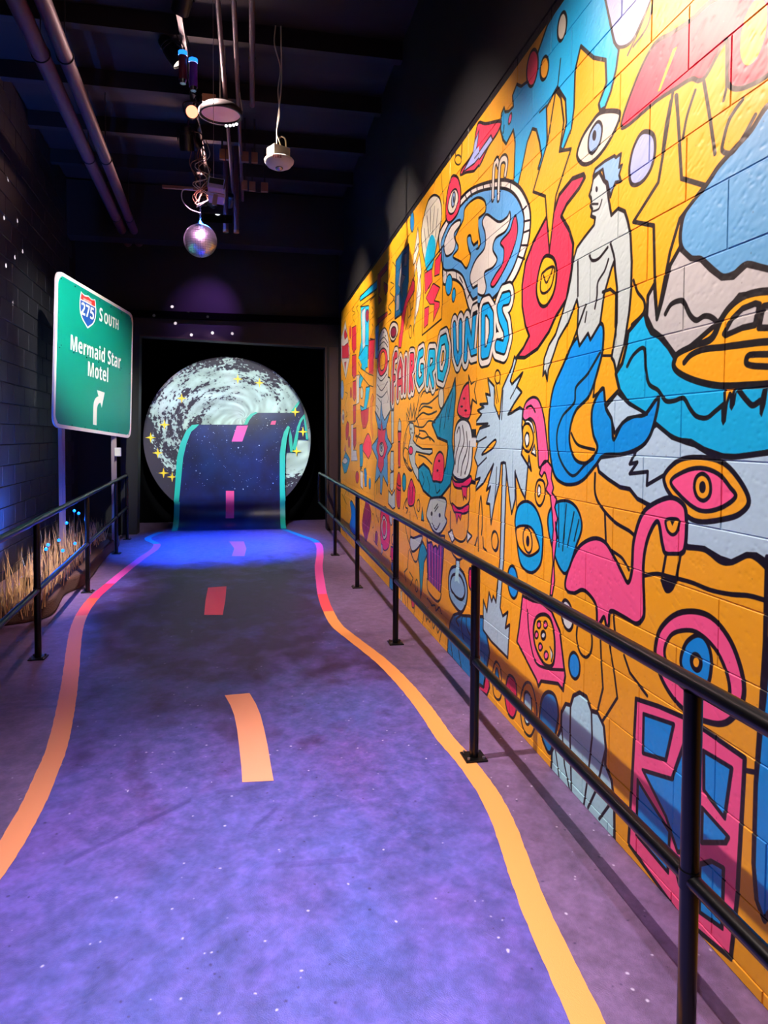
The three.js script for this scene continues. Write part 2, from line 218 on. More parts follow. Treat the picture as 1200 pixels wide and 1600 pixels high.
  ['-', 7, 's', 4229, 261, 4289, 286, 4193, 335],
  ['-', 6, 's', 4155, 339, 4172, 277, 4132, 203],
  ['-', 6, 's', 4065, 369, 4062, 302, 3973, 261],
  ['-', 7, 's', 4386, 151, 4405, 91, 4361, 2],
  ['-', 7, 's', 4236, 160, 4224, 88, 4163, -2],
  ['rp', 8, 'c', 4036, 604, 4021, 674, 3961, 685, 3918, 661, 3916, 586, 3965, 553, 4018, 564],
  ['pk', 10, 'p', 3171, 706, 3214, 530, 3239, 453, 3189, 433, 2987, 345, 2966, 322, 2935, 359, 2759, 411, 2708, 399, 2701, 436, 2691, 469, 2704, 502, 2750, 646, 2839, 714, 2951, 726, 3049, 710],
  ['-', 8, 's', 3109, 649, 3084, 533, 3010, 431, 2885, 437, 2703, 491],
  ['sy', 11, 'c', 3034, 565, 3006, 638, 2911, 680, 2838, 668, 2800, 586, 2814, 480, 2904, 450, 3002, 492],
  ['pk', 6, 'c', 2951, 621, 2957, 607, 2972, 598, 2987, 599, 2993, 609, 2988, 623, 2973, 632, 2958, 631],
  ['pk', 6, 'c', 2880, 640, 2886, 627, 2900, 618, 2914, 619, 2921, 629, 2915, 643, 2901, 651, 2887, 650],
  ['pk', 6, 'c', 2978, 564, 2984, 551, 2997, 542, 3011, 542, 3017, 553, 3012, 567, 2998, 576, 2984, 575],
  ['wh', 9, 'c', 2897, 586, 2904, 572, 2920, 561, 2938, 561, 2946, 572, 2939, 587, 2922, 598, 2904, 597],
  ['pk', 6, 'c', 2932, 521, 2938, 508, 2953, 498, 2968, 498, 2974, 508, 2969, 522, 2954, 532, 2939, 531],
  ['pk', 6, 'c', 2865, 503, 2871, 488, 2886, 477, 2902, 477, 2909, 489, 2903, 504, 2887, 515, 2872, 514],
  ['wh', 6, 's', 2848, 547, 2819, 525, 2832, 486],
  ['wh', 10, 'c', 2632, 752, 2632, 706, 2662, 676, 2705, 680, 2737, 718, 2737, 766, 2706, 796, 2663, 790],
  ['sy', 9, 'c', 2465, 703, 2471, 646, 2511, 609, 2562, 614, 2593, 659, 2586, 719, 2544, 756, 2494, 748],
  ['bl', 9, 'c', 2562, 559, 2568, 517, 2599, 489, 2637, 491, 2659, 523, 2652, 567, 2620, 595, 2583, 591],
  ['bl', 8, 'c', 3233, 764, 3240, 702, 3284, 666, 3339, 677, 3373, 730, 3365, 794, 3320, 829, 3266, 816],
  ['sy', 7, 'c', 3520, 929, 3527, 889, 3560, 866, 3602, 875, 3628, 910, 3621, 951, 3586, 973, 3544, 964],
  ['cb', 9, 'c', 3264, 1002, 3282, 1079, 3235, 1154, 3127, 1184, 3023, 1159, 2953, 1087, 2940, 993, 2966, 900, 3074, 842, 3203, 864],
  ['sy', 8, 'c', 3265, 1028, 3165, 1059, 3060, 1056, 2978, 987, 3016, 948, 3118, 918, 3228, 946],
  ['sy', 7, 'c', 3063, 1004, 3066, 959, 3098, 934, 3142, 944, 3171, 983, 3168, 1029, 3135, 1054, 3091, 1043],
  ['k', 0, 'c', 3093, 993, 3099, 973, 3113, 963, 3128, 969, 3135, 987, 3129, 1007, 3115, 1017, 3100, 1011],
  ['cb', 9, 'c', 2876, 1159, 2798, 1211, 2687, 1227, 2599, 1198, 2563, 1131, 2611, 1044, 2686, 924, 2751, 920, 2830, 991, 2884, 1088],
  ['-', 6, 'l', 2779, 1204, 2773, 1018],
  ['-', 6, 'l', 2705, 1211, 2735, 1007],
  ['-', 6, 'l', 2633, 1186, 2690, 1031],
  ['-', 6, 'l', 2589, 1159, 2629, 1065],
  ['pk', 7, 'p', 2991, 1328, 2965, 1367, 2904, 1392, 2853, 1365, 2859, 1314, 2833, 1272, 2849, 1249, 2799, 1225, 2817, 1187, 2788, 1141, 2807, 1088, 2785, 1056, 2808, 1121, 2794, 1054, 2820, 935, 2809, 860, 2833, 786, 2856, 780, 2844, 853, 2829, 934, 2840, 1009, 2830, 1087, 2845, 1163, 2865, 1233, 2917, 1258, 2893, 1290, 2920, 1332, 2938, 1338, 2963, 1315],
  ['pk', 8, 'c', 3197, 1605, 3164, 1667, 3077, 1692, 3002, 1671, 2946, 1590, 2911, 1480, 2891, 1399, 2939, 1387, 2995, 1358, 3013, 1448, 3044, 1555, 3103, 1591, 3161, 1580],
  ['-', 7, 's', 3153, 1643, 3095, 1652, 3047, 1620],
  ['wh', 6, 's', 3190, 1541, 3152, 1584, 3083, 1571, 3053, 1524],
  ['sy', 8, 'c', 3210, 1501, 3181, 1557, 3121, 1564, 3072, 1524, 3066, 1478, 3117, 1429, 3183, 1445],
  ['wh', 7, 'c', 3169, 1493, 3145, 1521, 3119, 1509, 3118, 1470, 3147, 1454],
  ['sy', 7, 'p', 3338, 1497, 3264, 1546, 3201, 1553, 3193, 1501],
  ['wh', 6, 'p', 3088, 1424, 3051, 1463, 3030, 1410],
  ['sy', 8, 'c', 3034, 1249, 3004, 1295, 2945, 1295, 2924, 1258, 2933, 1212, 2977, 1177, 3023, 1196],
  ['wh', 6, 'c', 3010, 1243, 2996, 1273, 2974, 1261, 2977, 1231, 2996, 1220],
  ['pl', 8, 'p', 3469, 1362, 3495, 810, 3549, 580, 3590, 608, 3617, 568, 3661, 612, 3694, 490, 3755, 545, 3755, 368, 3610, 341, 3360, 330, 3342, 513, 3402, 478, 3368, 574, 3442, 532, 3482, 568, 3439, 820, 3406, 1364],
  ['pl', 8, 'p', 3485, 1760, 3416, 1814, 3350, 1867, 3319, 1915, 3290, 1895, 3370, 1794, 3347, 1775, 3204, 1822, 3281, 1758, 3213, 1725, 3311, 1674, 3398, 1619, 3342, 1626, 3235, 1650, 3198, 1637, 3207, 1557, 3192, 1477, 3211, 1413, 3085, 1338, 3116, 1407, 3133, 1320, 3155, 1196, 3222, 1242, 3293, 1320, 3284, 1180, 3330, 1100, 3361, 1173, 3425, 1360, 3453, 1363, 3491, 1357, 3512, 1255, 3588, 1134, 3641, 1006, 3666, 1117, 3720, 1116, 3656, 1218, 3723, 1190, 3608, 1348, 3779, 1228, 3947, 1163, 3837, 1257, 3931, 1237, 3883, 1322, 3945, 1373, 3873, 1471, 3939, 1475, 3847, 1552, 3708, 1576, 3957, 1576, 3820, 1632, 3894, 1658, 3779, 1673, 3851, 1694, 3711, 1691, 3754, 1750, 3673, 1736, 3721, 1835, 3609, 1782, 3606, 1679, 3523, 1601],
  ['-', 6, 'l', 3473, 1750, 3492, 1596],
  ['-', 5, 'l', 3846, 1547, 3681, 1564],
  ['-', 5, 'l', 3873, 1471, 3732, 1500],
  ['-', 5, 'l', 3883, 1322, 3729, 1380],
  ['-', 5, 'l', 3588, 1134, 3567, 1243, 3557, 1332],
  ['-', 5, 'l', 3281, 1758, 3367, 1702],
  ['-', 5, 'l', 3609, 1782, 3568, 1686],
  ['-', 6, 'l', 3544, 1694, 3584, 1789, 3537, 1859, 3522, 1788],
  ['sy', 6, 'c', 3519, 1827, 3530, 1802, 3559, 1794, 3590, 1807, 3603, 1834, 3592, 1860, 3562, 1868, 3532, 1854],
  ['sy', 6, 'c', 3813, 1396, 3730, 1435, 3600, 1482, 3569, 1474, 3624, 1437, 3730, 1408],
  ['-', 7, 's', 3852, 820, 3858, 992, 3819, 1149, 3786, 1001, 3798, 924],
  ['-', 6, 'l', 3289, 1328, 3261, 1125],
  ['sy', 6, 'c', 3526, 928, 3540, 889, 3575, 868, 3612, 878, 3628, 912, 3614, 952, 3578, 972, 3542, 962],
  ['rd', 8, 'c', 4300, 1694, 4199, 1803, 4085, 1838, 4020, 1804, 3996, 1716, 4055, 1619, 4194, 1621, 4288, 1648],
  ['sy', 6, 'p', 4077, 1884, 4021, 1825, 3915, 1848, 3958, 1782, 3910, 1702, 3996, 1730, 4032, 1673, 4050, 1738],
  ['k', 0, 'c', 4186, 1694, 4194, 1690, 4213, 1688, 4232, 1691, 4241, 1697, 4233, 1701, 4213, 1703, 4194, 1700],
  ['k', 0, 'c', 4099, 1665, 4107, 1661, 4128, 1659, 4149, 1662, 4158, 1668, 4149, 1672, 4128, 1674, 4107, 1671],
  ['k', 0, 'c', 4140, 1743, 4147, 1738, 4164, 1737, 4180, 1740, 4187, 1746, 4181, 1750, 4164, 1752, 4147, 1749],
  ['wh', 9, 'c', 4367, 1509, 4315, 1584, 4193, 1614, 4061, 1589, 3995, 1509, 3991, 1371, 4050, 1260, 4181, 1221, 4358, 1231, 4416, 1293, 4364, 1413],
  ['-', 6, 's', 4313, 1525, 4261, 1562, 4241, 1489, 4326, 1382, 4342, 1318],
  ['-', 6, 's', 4192, 1571, 4155, 1469, 4255, 1363, 4287, 1267],
  ['-', 6, 's', 4107, 1530, 4088, 1429, 4184, 1324, 4216, 1250],
  ['-', 6, 's', 4041, 1470, 4069, 1349, 4132, 1265],
  ['rp', 7, 'c', 4418, 1249, 4357, 1204, 4181, 1211, 4018, 1256, 4011, 1212, 4146, 1172, 4356, 1167],
  ['rp', 5, 'p', 4197, 1179, 4080, 1187, 4094, 1105, 4134, 1122, 4153, 1094],
  ['-', 7, 's', 4432, 1194, 4446, 1051, 4244, 1033, 4045, 1090, 4032, 1201],
  ['rp', 6, 'c', 4408, 1049, 4244, 1028, 4051, 1079, 4069, 1027, 4208, 1001, 4351, 995],
  ['rp', 5, 'p', 4332, 997, 4294, 927, 4260, 984, 4214, 958, 4191, 1008],
  ['-', 7, 's', 4444, 985, 4421, 845, 4203, 819, 4071, 885, 4043, 1030],
  ['wh', 6, 'p', 4497, 835, 4402, 870, 4345, 813, 4400, 783],
  ['wh', 6, 'p', 4071, 905, 3975, 889, 4069, 835],
  ['-', 7, 's', 4446, 742, 4362, 702, 4243, 694, 4149, 728, 4131, 760],
  ['-', 7, 'l', 3876, 894, 3907, 846, 3990, 800],
  ['-', 7, 'l', 3773, 909, 3764, 853, 3711, 841],
  ['pa', 7, 'p', 4301, 684, 4220, 695, 4243, 595, 4209, 533, 4238, 538, 4273, 554, 4336, 523, 4308, 582],
  ['pu', 10, 'c', 4471, 512, 4421, 596, 4300, 637, 4146, 626, 4061, 554, 4068, 463, 4156, 373, 4271, 361, 4436, 399],
  ['pu', 9, 'c', 4428, 497, 4378, 562, 4240, 596, 4144, 570, 4105, 511, 4159, 453, 4274, 437, 4396, 456],
  ['pa', 0, 'p', 4296, 655, 4226, 668, 4243, 584, 4215, 538, 4273, 548, 4330, 530],
  ['tl', 9, 'p', 4360, 1888, 4432, 1824, 4605, 1729, 4749, 1660, 4948, 1594, 4787, 1492, 4537, 1465, 4516, 1421, 4571, 1286, 4712, 1175, 4912, 1180, 5032, 1252, 5208, 1284, 5365, 1243, 5346, 1146, 5201, 1073, 4931, 1034, 4688, 1067, 4450, 1171, 4361, 1327, 4421, 1466, 4389, 1628, 4346, 1786],
  ['-', 5, 'l', 4413, 1801, 4522, 1620],
  ['-', 5, 'l', 4545, 1720, 4620, 1555],
  ['-', 5, 'l', 4685, 1658, 4745, 1533],
  ['-', 5, 's', 5257, 1216, 5178, 1157, 5228, 1102],
  ['-', 5, 's', 5079, 1188, 5004, 1119, 5027, 1068],
  ['-', 5, 's', 4843, 1143, 4796, 1087, 4711, 1117],
  ['rd', 7, 'c', 4921, 1179, 4871, 1319, 4741, 1388, 4626, 1362, 4611, 1261, 4662, 1179, 4799, 1172],
  ['k', 0, 'c', 4713, 1325, 4720, 1318, 4738, 1315, 4757, 1317, 4764, 1323, 4757, 1330, 4739, 1334, 4721, 1332],
  ['k', 0, 'c', 4754, 1254, 4761, 1247, 4779, 1243, 4798, 1245, 4806, 1251, 4798, 1258, 4780, 1262, 4761, 1260],
  ['sy', 6, 'c', 5461, 1655, 5633, 1633, 5785, 1580, 5909, 1467, 5938, 1324, 5774, 1230, 5591, 1212, 5508, 1336, 5455, 1457, 5347, 1536],
  ['wg', 6, 'p', 5693, 1620, 5562, 1611, 5515, 1563, 5536, 1510, 5570, 1470, 5454, 1431, 5237, 1402, 4942, 1406, 4932, 1380, 5012, 1363, 5236, 1367, 5452, 1375, 5496, 1337, 5477, 1277, 5365, 1230, 5362, 1134, 5503, 1189, 5610, 1245, 5702, 1317, 5747, 1385, 5688, 1455, 5641, 1496, 5703, 1551],
  ['rp', 4, 'c', 5567, 1382, 5588, 1356, 5643, 1345, 5698, 1354, 5723, 1378, 5700, 1404, 5645, 1416, 5590, 1406],
  ['k', 0, 'c', 5619, 1564, 5626, 1557, 5643, 1554, 5660, 1557, 5667, 1565, 5660, 1573, 5644, 1576, 5627, 1572],
  ['-', 3, 'l', 5618, 1530, 5560, 1530],
  ['-', 4, 's', 5747, 1385, 5875, 1397, 5925, 1324, 5807, 1285],
  ['sy', 4, 'p', 5742, 1628, 5771, 1747, 5695, 1675, 5656, 1781, 5599, 1673, 5533, 1780, 5517, 1657, 5452, 1732, 5471, 1629],
  ['-', 5, 's', 5514, 1537, 5456, 1497, 5320, 1523],
  ['-', 6, 's', 5515, 1590, 5242, 1574, 5044, 1620, 4857, 1604],
  ['-', 6, 's', 5460, 1642, 5246, 1688, 5045, 1669, 4815, 1686],
  ['-', 6, 's', 5405, 1654, 5300, 1754, 5048, 1755, 4775, 1800],
  ['-', 6, 's', 5352, 1705, 5196, 1737, 4952, 1715],
  ['-', 6, 's', 5302, 1818, 5200, 1857, 4956, 1835, 4776, 1847],
  ['-', 6, 's', 5456, 1510, 5240, 1484, 5040, 1498, 4875, 1462],
  ['-', 6, 's', 5347, 1549, 5139, 1535, 4991, 1473],
  ['-', 6, 's', 5369, 1353, 5133, 1335, 4939, 1293],
  ['-', 6, 's', 5517, 1657, 5408, 1759, 5356, 1834],
  ['-', 6, 's', 5814, 1524, 5876, 1439, 5938, 1324, 5775, 1258],
  ['-', 6, 's', 5778, 1356, 5743, 1246, 5591, 1212],
  ['-', 5, 'l', 5786, 1615, 5820, 1707, 5725, 1648, 5667, 1757, 5604, 1652, 5520, 1744, 5516, 1617],
  ['cr', 7, 'c', 4627, 1775, 4646, 1721, 4695, 1701, 4747, 1726, 4770, 1783, 4750, 1837, 4700, 1857, 4649, 1830],
  ['tl', 5, 'c', 5827, 1101, 5846, 1047, 5896, 1022, 5948, 1039, 5971, 1091, 5951, 1145, 5900, 1170, 5849, 1151],
  ['wg', 8, 'c', 5024, 988, 4931, 1037, 4564, 1062, 4581, 947, 4531, 908, 4701, 803, 4877, 793, 4995, 838, 5094, 888],
  ['k', 0, 'c', 4913, 921, 4921, 908, 4941, 901, 4961, 903, 4969, 914, 4961, 927, 4942, 934, 4922, 932],
  ['k', 0, 'c', 4688, 935, 4695, 922, 4713, 916, 4731, 918, 4739, 929, 4732, 941, 4714, 948, 4696, 945],
  ['-', 5, 'l', 4860, 963, 4772, 1007],
  ['-', 5, 'l', 4846, 946, 4758, 991],
  ['-', 5, 's', 4925, 847, 4810, 814, 4703, 875],
  ['vi', 9, 'p', 5072, 702, 4599, 752, 4622, 594, 4668, 388, 4774, 351, 5030, 368, 5067, 545],
  ['vs', 0, 'p', 5026, 682, 4987, 688, 4964, 368, 4990, 369],
  ['vs', 0, 'p', 4934, 683, 4904, 688, 4886, 365, 4904, 368],
  ['vs', 0, 'p', 4846, 690, 4817, 695, 4811, 362, 4828, 364],
  ['vs', 0, 'p', 4766, 700, 4737, 708, 4745, 363, 4762, 359],
  ['vs', 0, 'p', 4690, 715, 4663, 726, 4689, 383, 4708, 378],
  ['sy', 7, 'p', 5095, 733, 5039, 680, 4935, 703, 4883, 671, 4809, 696, 4760, 678, 4714, 731, 4600, 761, 4579, 802],
  ['sy', 8, 's', 5057, 396, 5028, 313, 4797, 290, 4690, 322, 4656, 372],
  ['tl', 7, 'p', 5205, 668, 5050, 596, 5157, 508, 5221, 270, 5262, 200, 5315, 464, 5361, 506, 5290, 612],
  ['-', 7, 's', 5664, 529, 5499, 460, 5405, 469, 5361, 506],
  ['-', 6, 'l', 5697, 508, 5743, 346, 5864, 290, 5791, 219],
  ['-', 6, 'l', 5658, 331, 5526, 305, 5621, 225],
  ['sy', 5, 'c', 5351, 280, 5364, 241, 5398, 219, 5433, 226, 5448, 259, 5435, 298, 5401, 320, 5366, 313],
  ['-', 6, 's', 5185, 17, 5132, 129, 5075, 75, 5036, 140, 5024, 184],
  ['-', 6, 's', 5074, 61, 5021, 96, 4968, 83, 4918, 144, 4864, 65, 4791, 125, 4741, 67, 4672, 125, 4647, 94],
  ['-', 6, 's', 5053, 246, 4946, 237, 4920, 224, 4820, 248, 4794, 216, 4700, 265, 4652, 233],
  ['-', 6, 'l', 4636, 110, 4692, 17],
  ['wg', 8, 'c', 5637, 636, 5513, 648, 5233, 706, 5280, 634, 5431, 560, 5564, 527, 5643, 564],
  ['-', 6, 's', 5536, 935, 5467, 879, 5387, 826],
  ['-', 6, 'l', 5658, 852, 5637, 642],
  ['-', 6, 's', 5923, 849, 5864, 909, 5776, 957, 5833, 879, 5744, 868, 5802, 823],
  ['-', 6, 's', 5859, 743, 5797, 665, 5737, 614, 5620, 548, 5563, 481],
  ['rp', 6, 'c', 5749, 1025, 5679, 1095, 5610, 1138, 5527, 1093, 5472, 1047, 5509, 937, 5673, 902, 5740, 934],
  ['k', 0, 'p', 5678, 1069, 5656, 1071, 5646, 917, 5665, 915],
  ['k', 0, 'p', 5581, 1076, 5559, 1078, 5576, 931, 5596, 929],
  ['sy', 5, 'c', 5307, 942, 5321, 906, 5356, 888, 5392, 899, 5408, 932, 5394, 968, 5359, 986, 5323, 975],
  ['tl', 5, 'p', 5228, 935, 5261, 830, 5177, 834],
  ['tl', 6, 'c', 5813, 1095, 5835, 1039, 5891, 1011, 5951, 1030, 5977, 1084, 5954, 1142, 5896, 1169, 5838, 1149],
  ['F:dr', 0, 'l', 6424, 1842, 6416, 2057, 6386, 2225, 6318, 2271, 6249, 2265],
  ['F:dr', 0, 'l', 6409, 2053, 6325, 2056],
  ['F:dr', 0, 'l', 6194, 1879, 6178, 2099, 6083, 2189, 6017, 2118, 6005, 1915],
  ['F:dr', 0, 'l', 6155, 1994, 6020, 1997],
  ['F:dr', 0, 'l', 5857, 2172, 5888, 1914],
  ['F:rd', 0, 'l', 5695, 1901, 5675, 2180, 5581, 2170, 5571, 2094, 5666, 2046, 5593, 1914],
  ['F:cl', 0, 'l', 5254, 2168, 5364, 2163, 5430, 2073, 5427, 1982, 5357, 1933, 5252, 1961, 5238, 2042, 5299, 2048],
  ['F:cl', 0, 'l', 5101, 1918, 5031, 2132, 4900, 2116, 4907, 2034, 5017, 2003, 4930, 1893],
  ['F:cl', 0, 'l', 4792, 2057, 4719, 2186, 4599, 2186, 4545, 2107, 4562, 2010, 4660, 1924, 4771, 1945, 4792, 2057],
  ['F:cb', 0, 'l', 4393, 2239, 4369, 2065, 4310, 2003, 4251, 2050, 4257, 2231],
  ['F:cb', 0, 'l', 4144, 2003, 4122, 2218, 4012, 2030, 3970, 2235],
  ['F:cb', 0, 'l', 3809, 2239, 3810, 1989, 3729, 1988, 3667, 2082, 3670, 2183, 3737, 2234, 3809, 2239],
  ['F:cb', 0, 'l', 3413, 2234, 3495, 2242, 3546, 2207, 3517, 2149, 3449, 2086, 3431, 2032, 3470, 1979, 3572, 2003],
  ['wt', 9, 'c', 4784, 2972, 4522, 3018, 4270, 3045, 4043, 3027, 3741, 2955, 3478, 2871, 3301, 2778, 3191, 2678, 3137, 2587, 3147, 2476, 3217, 2387, 3324, 2315, 3459, 2283, 3607, 2279, 3839, 2277, 4046, 2274, 4222, 2465, 4442, 2562, 4663, 2578, 4703, 2724, 4781, 2862],
  ['pw', 8, 'c', 4720, 2904, 4487, 2979, 4181, 2997, 3962, 2973, 3671, 2895, 3456, 2815, 3318, 2728, 3224, 2614, 3221, 2525, 3290, 2419, 3401, 2347, 3564, 2294, 3743, 2275, 3941, 2306, 4106, 2422, 4225, 2536, 4411, 2615, 4666, 2686, 4724, 2827],
  ['sy', 7, 'c', 3961, 2940, 3809, 2872, 3795, 2804, 3931, 2798, 3903, 2716, 3876, 2643, 3939, 2631, 4033, 2695, 4067, 2747, 4131, 2748, 4100, 2670, 4057, 2617, 4139, 2564, 4257, 2632, 4440, 2713, 4321, 2738, 4386, 2829, 4221, 2888, 4180, 2953],
  ['wt', 7, 'c', 4654, 2867, 4486, 2932, 4296, 2913, 4295, 2875, 4419, 2857, 4379, 2790, 4441, 2743, 4609, 2763],
  ['wt', 7, 'c', 3831, 2775, 3759, 2778, 3576, 2681, 3451, 2665, 3408, 2680, 3401, 2635, 3469, 2597, 3617, 2602, 3660, 2553, 3591, 2482, 3657, 2452, 3796, 2453, 3765, 2367, 3816, 2328, 3943, 2372, 4052, 2454, 4054, 2514, 3950, 2572, 3801, 2598, 3791, 2676, 3842, 2747],
  ['rd', 7, 'c', 3324, 2632, 3298, 2547, 3363, 2466, 3483, 2395, 3631, 2342, 3688, 2366, 3611, 2402, 3505, 2437, 3487, 2507, 3540, 2558, 3409, 2580, 3362, 2623],
  ['-', 6, 'l', 4070, 3019, 4042, 2976],
  ['-', 6, 'l', 3950, 2998, 3936, 2960],
  ['-', 6, 'l', 3718, 2943, 3705, 2907],
  ['-', 6, 'l', 3540, 2886, 3539, 2852],
  ['-', 6, 'l', 3397, 2823, 3406, 2791],
  ['-', 6, 'l', 3144, 2556, 3219, 2572],
  ['-', 6, 'l', 3166, 2441, 3255, 2465],
  ['-', 6, 'l', 4182, 3032, 4138, 2987],
  ['-', 6, 'l', 4105, 2370, 4050, 2394],
  ['-', 6, 'l', 4346, 2532, 4363, 2595],
  ['-', 6, 'l', 4576, 2578, 4595, 2654],
  ['-', 6, 'l', 3837, 2978, 3824, 2941],
  ['-', 6, 'l', 3190, 2637, 3233, 2631],
  ['-', 6, 'l', 3141, 2508, 3221, 2518],
  ['-', 6, 'l', 3199, 2382, 3290, 2419],
  ['-', 6, 'l', 4223, 2491, 4285, 2541],
  ['W', 26, 's', 3669, 2841, 3656, 2997, 3613, 3026, 3586, 2993],
  ['W', 26, 's', 3580, 2810, 3564, 2977, 3507, 2995, 3461, 2959, 3479, 2900],
  ['rd', 8, 'c', 4464, 3258, 4336, 3193, 4272, 3081, 4329, 2975, 4520, 2966, 4617, 3029, 4611, 3151, 4545, 3232],
  ['cr', 6, 'c', 4575, 3091, 4493, 3158, 4380, 3138, 4331, 3057, 4424, 3005, 4529, 3029],
  ['gb', 5, 'c', 4401, 3079, 4425, 3052, 4460, 3049, 4485, 3073, 4485, 3110, 4460, 3137, 4425, 3138, 4401, 3114],
  ['k', 0, 'c', 4417, 3085, 4421, 3071, 4432, 3068, 4444, 3078, 4449, 3096, 4445, 3111, 4433, 3114, 4422, 3103],
  ['cr', 7, 'c', 5204, 2868, 5296, 3001, 5323, 3140, 5216, 3259, 5089, 3313, 4927, 3290, 4773, 3206, 4732, 3084, 4784, 2982, 4876, 2888, 4990, 2753, 5115, 2772],
  ['cl', 0, 'c', 5204, 2879, 5121, 2985, 4998, 3019, 4893, 2933, 4928, 2820, 5031, 2752, 5136, 2788],
  ['-', 5, 'l', 5045, 3225, 5040, 3057],
  ['-', 5, 'l', 4925, 3206, 4978, 3029],
  ['-', 5, 'l', 4827, 3154, 4898, 2975],
  ['-', 5, 'l', 5149, 3206, 5081, 3027],
  ['-', 5, 'l', 5234, 3135, 5163, 2965],
  ['-', 5, 'l', 4653, 3396, 4761, 3408, 4680, 3145],
  ['sy', 5, 'c', 4266, 3287, 4287, 3273, 4338, 3284, 4392, 3314, 4415, 3345, 4393, 3359, 4340, 3347, 4288, 3317],
  ['cb', 5, 'c', 4451, 2526, 4484, 2484, 4546, 2477, 4600, 2510, 4613, 2564, 4577, 2606, 4515, 2612, 4463, 2578],
  ['cb', 5, 'c', 4371, 2441, 4390, 2412, 4422, 2406, 4449, 2425, 4455, 2459, 4435, 2488, 4403, 2494, 4376, 2474],
  ['-', 6, 'p', 5275, 2306, 5223, 2797, 4671, 2852, 4702, 2341],
  ['rd', 4, 'p', 4893, 2801, 4717, 2820, 4775, 2672, 4909, 2688],
  ['rd', 4, 'p', 5201, 2781, 4990, 2763, 4967, 2665, 5187, 2617],
  ['rd', 4, 'p', 5160, 2579, 4947, 2645, 4761, 2575, 4911, 2509, 4768, 2472, 4778, 2434, 4938, 2360, 4910, 2484, 5044, 2509],
  ['rd', 4, 'p', 5201, 2506, 5064, 2497, 5094, 2365, 5210, 2351],
  ['bd', 5, 'c', 5580, 3295, 5599, 3240, 5649, 3229, 5701, 3270, 5724, 3339, 5705, 3395, 5654, 3405, 5603, 3363],
  ['wt', 5, 'p', 5558, 3048, 5442, 3208, 5390, 3070, 5508, 3012, 5576, 2823, 5388, 2981, 5314, 2819, 5468, 2515, 5587, 2362, 5429, 2790],
  ['db', 7, 'p', 6342, 2614, 6316, 3152, 6055, 3167, 5770, 3162, 5774, 2821, 5858, 2699, 6023, 2607],
  ['gg', 3, 'p', 6078, 3092, 6018, 2957, 5879, 2912, 6040, 2868, 6011, 2742, 6103, 2855, 6202, 2903],
  ['gg', 3, 'p', 5955, 3121, 5841, 3110, 5843, 2994, 5942, 3012],
  ['gg', 3, 'p', 6266, 2820, 6156, 2812, 6168, 2670, 6296, 2679],
  ['rd', 5, 'p', 5661, 2799, 5607, 2825, 5538, 2785, 5549, 2713, 5798, 2661, 5885, 2593, 5957, 2473, 6016, 2375, 6061, 2306, 6165, 2319, 6154, 2407, 6072, 2477, 6038, 2600, 5888, 2705],
  ['-', 5, 'l', 5576, 2718, 5599, 2586, 5682, 2576],
  ['-', 5, 'l', 5712, 2658, 5681, 2538, 5765, 2527],
  ['-', 5, 'l', 5797, 2629, 5793, 2499, 5880, 2448],
  ['wt', 5, 'p', 5610, 2938, 5586, 3025, 5430, 3075, 5403, 3019, 5530, 2949],
  ['wt', 5, 'p', 5516, 2478, 5468, 2623, 5346, 2802, 5317, 2665, 5413, 2528],
  ['-', 5, 'l', 5558, 2566, 5551, 2341],
  ['sy', 5, 'c', 5629, 2387, 5644, 2351, 5683, 2341, 5724, 2363, 5742, 2404, 5726, 2440, 5686, 2450, 5646, 2428],
  ['dr', 4, 'p', 7273, 3243, 6717, 3241, 6715, 3170, 7079, 3175, 7117, 3038, 7204, 3009],
  ['dr', 4, 'p', 6910, 3087, 6703, 3012, 6701, 2952, 6825, 2940, 6908, 3026],
  ['dr', 4, 'p', 7204, 3009, 7029, 2927, 7201, 2913],
  ['dr', 4, 'p', 7250, 2770, 6702, 2748, 6701, 2711, 7257, 2707],
  ['-', 5, 'l', 6513, 3280, 6547, 3202, 6636, 3056, 6456, 3180, 6315, 3102],
  ['-', 5, 's', 6560, 3010, 6379, 2942, 6594, 2923, 6375, 2814, 6666, 2790, 6515, 2711, 6663, 2708],
  ['-', 6, 'l', 6410, 2821, 6304, 2744, 6337, 2694],
  ['cr', 7, 'c', 6620, 2539, 6548, 2594, 6404, 2599, 6231, 2550, 6189, 2481, 6295, 2427, 6416, 2412, 6551, 2456],
  ['mr', 6, 'c', 6270, 2477, 6322, 2450, 6422, 2451, 6512, 2481, 6538, 2522, 6482, 2549, 6380, 2547, 6293, 2517],
  ['cl', 5, 'p', 8505, 3257, 7298, 3193, 7296, 3104, 8503, 3200],
  ['sy', 5, 'p', 8503, 3196, 7341, 3101, 7340, 3052, 8501, 3130],
  ['cl', 5, 'p', 8441, 3119, 7825, 3017, 7815, 2666, 7860, 2412, 8607, 2495, 8369, 2691],
  ['mr', 3, 'c', 7822, 2900, 7854, 2854, 7936, 2846, 8020, 2882, 8057, 2941, 8023, 2988, 7940, 2995, 7857, 2959],
  ['wg', 3, 'p', 8350, 3056, 8093, 3045, 8077, 2472, 8246, 2455, 8313, 2775],
  ['sy', 5, 'p', 7749, 3059, 7409, 3050, 7418, 2568, 7737, 2625],
  ['-', 4, 's', 7622, 2967, 7523, 2907, 7644, 2887],
  ['-', 4, 's', 7616, 2773, 7517, 2715, 7637, 2649],
  ['dr', 5, 'p', 7814, 2614, 7418, 2573, 7460, 2368, 7849, 2411],
  ['lb', 4, 'p', 7375, 2701, 7173, 2701, 7229, 2342, 7389, 2360],
  ['-', 5, 'l', 8569, 3359, 8626, 3172, 8818, 3179, 8623, 3067, 8711, 2834],
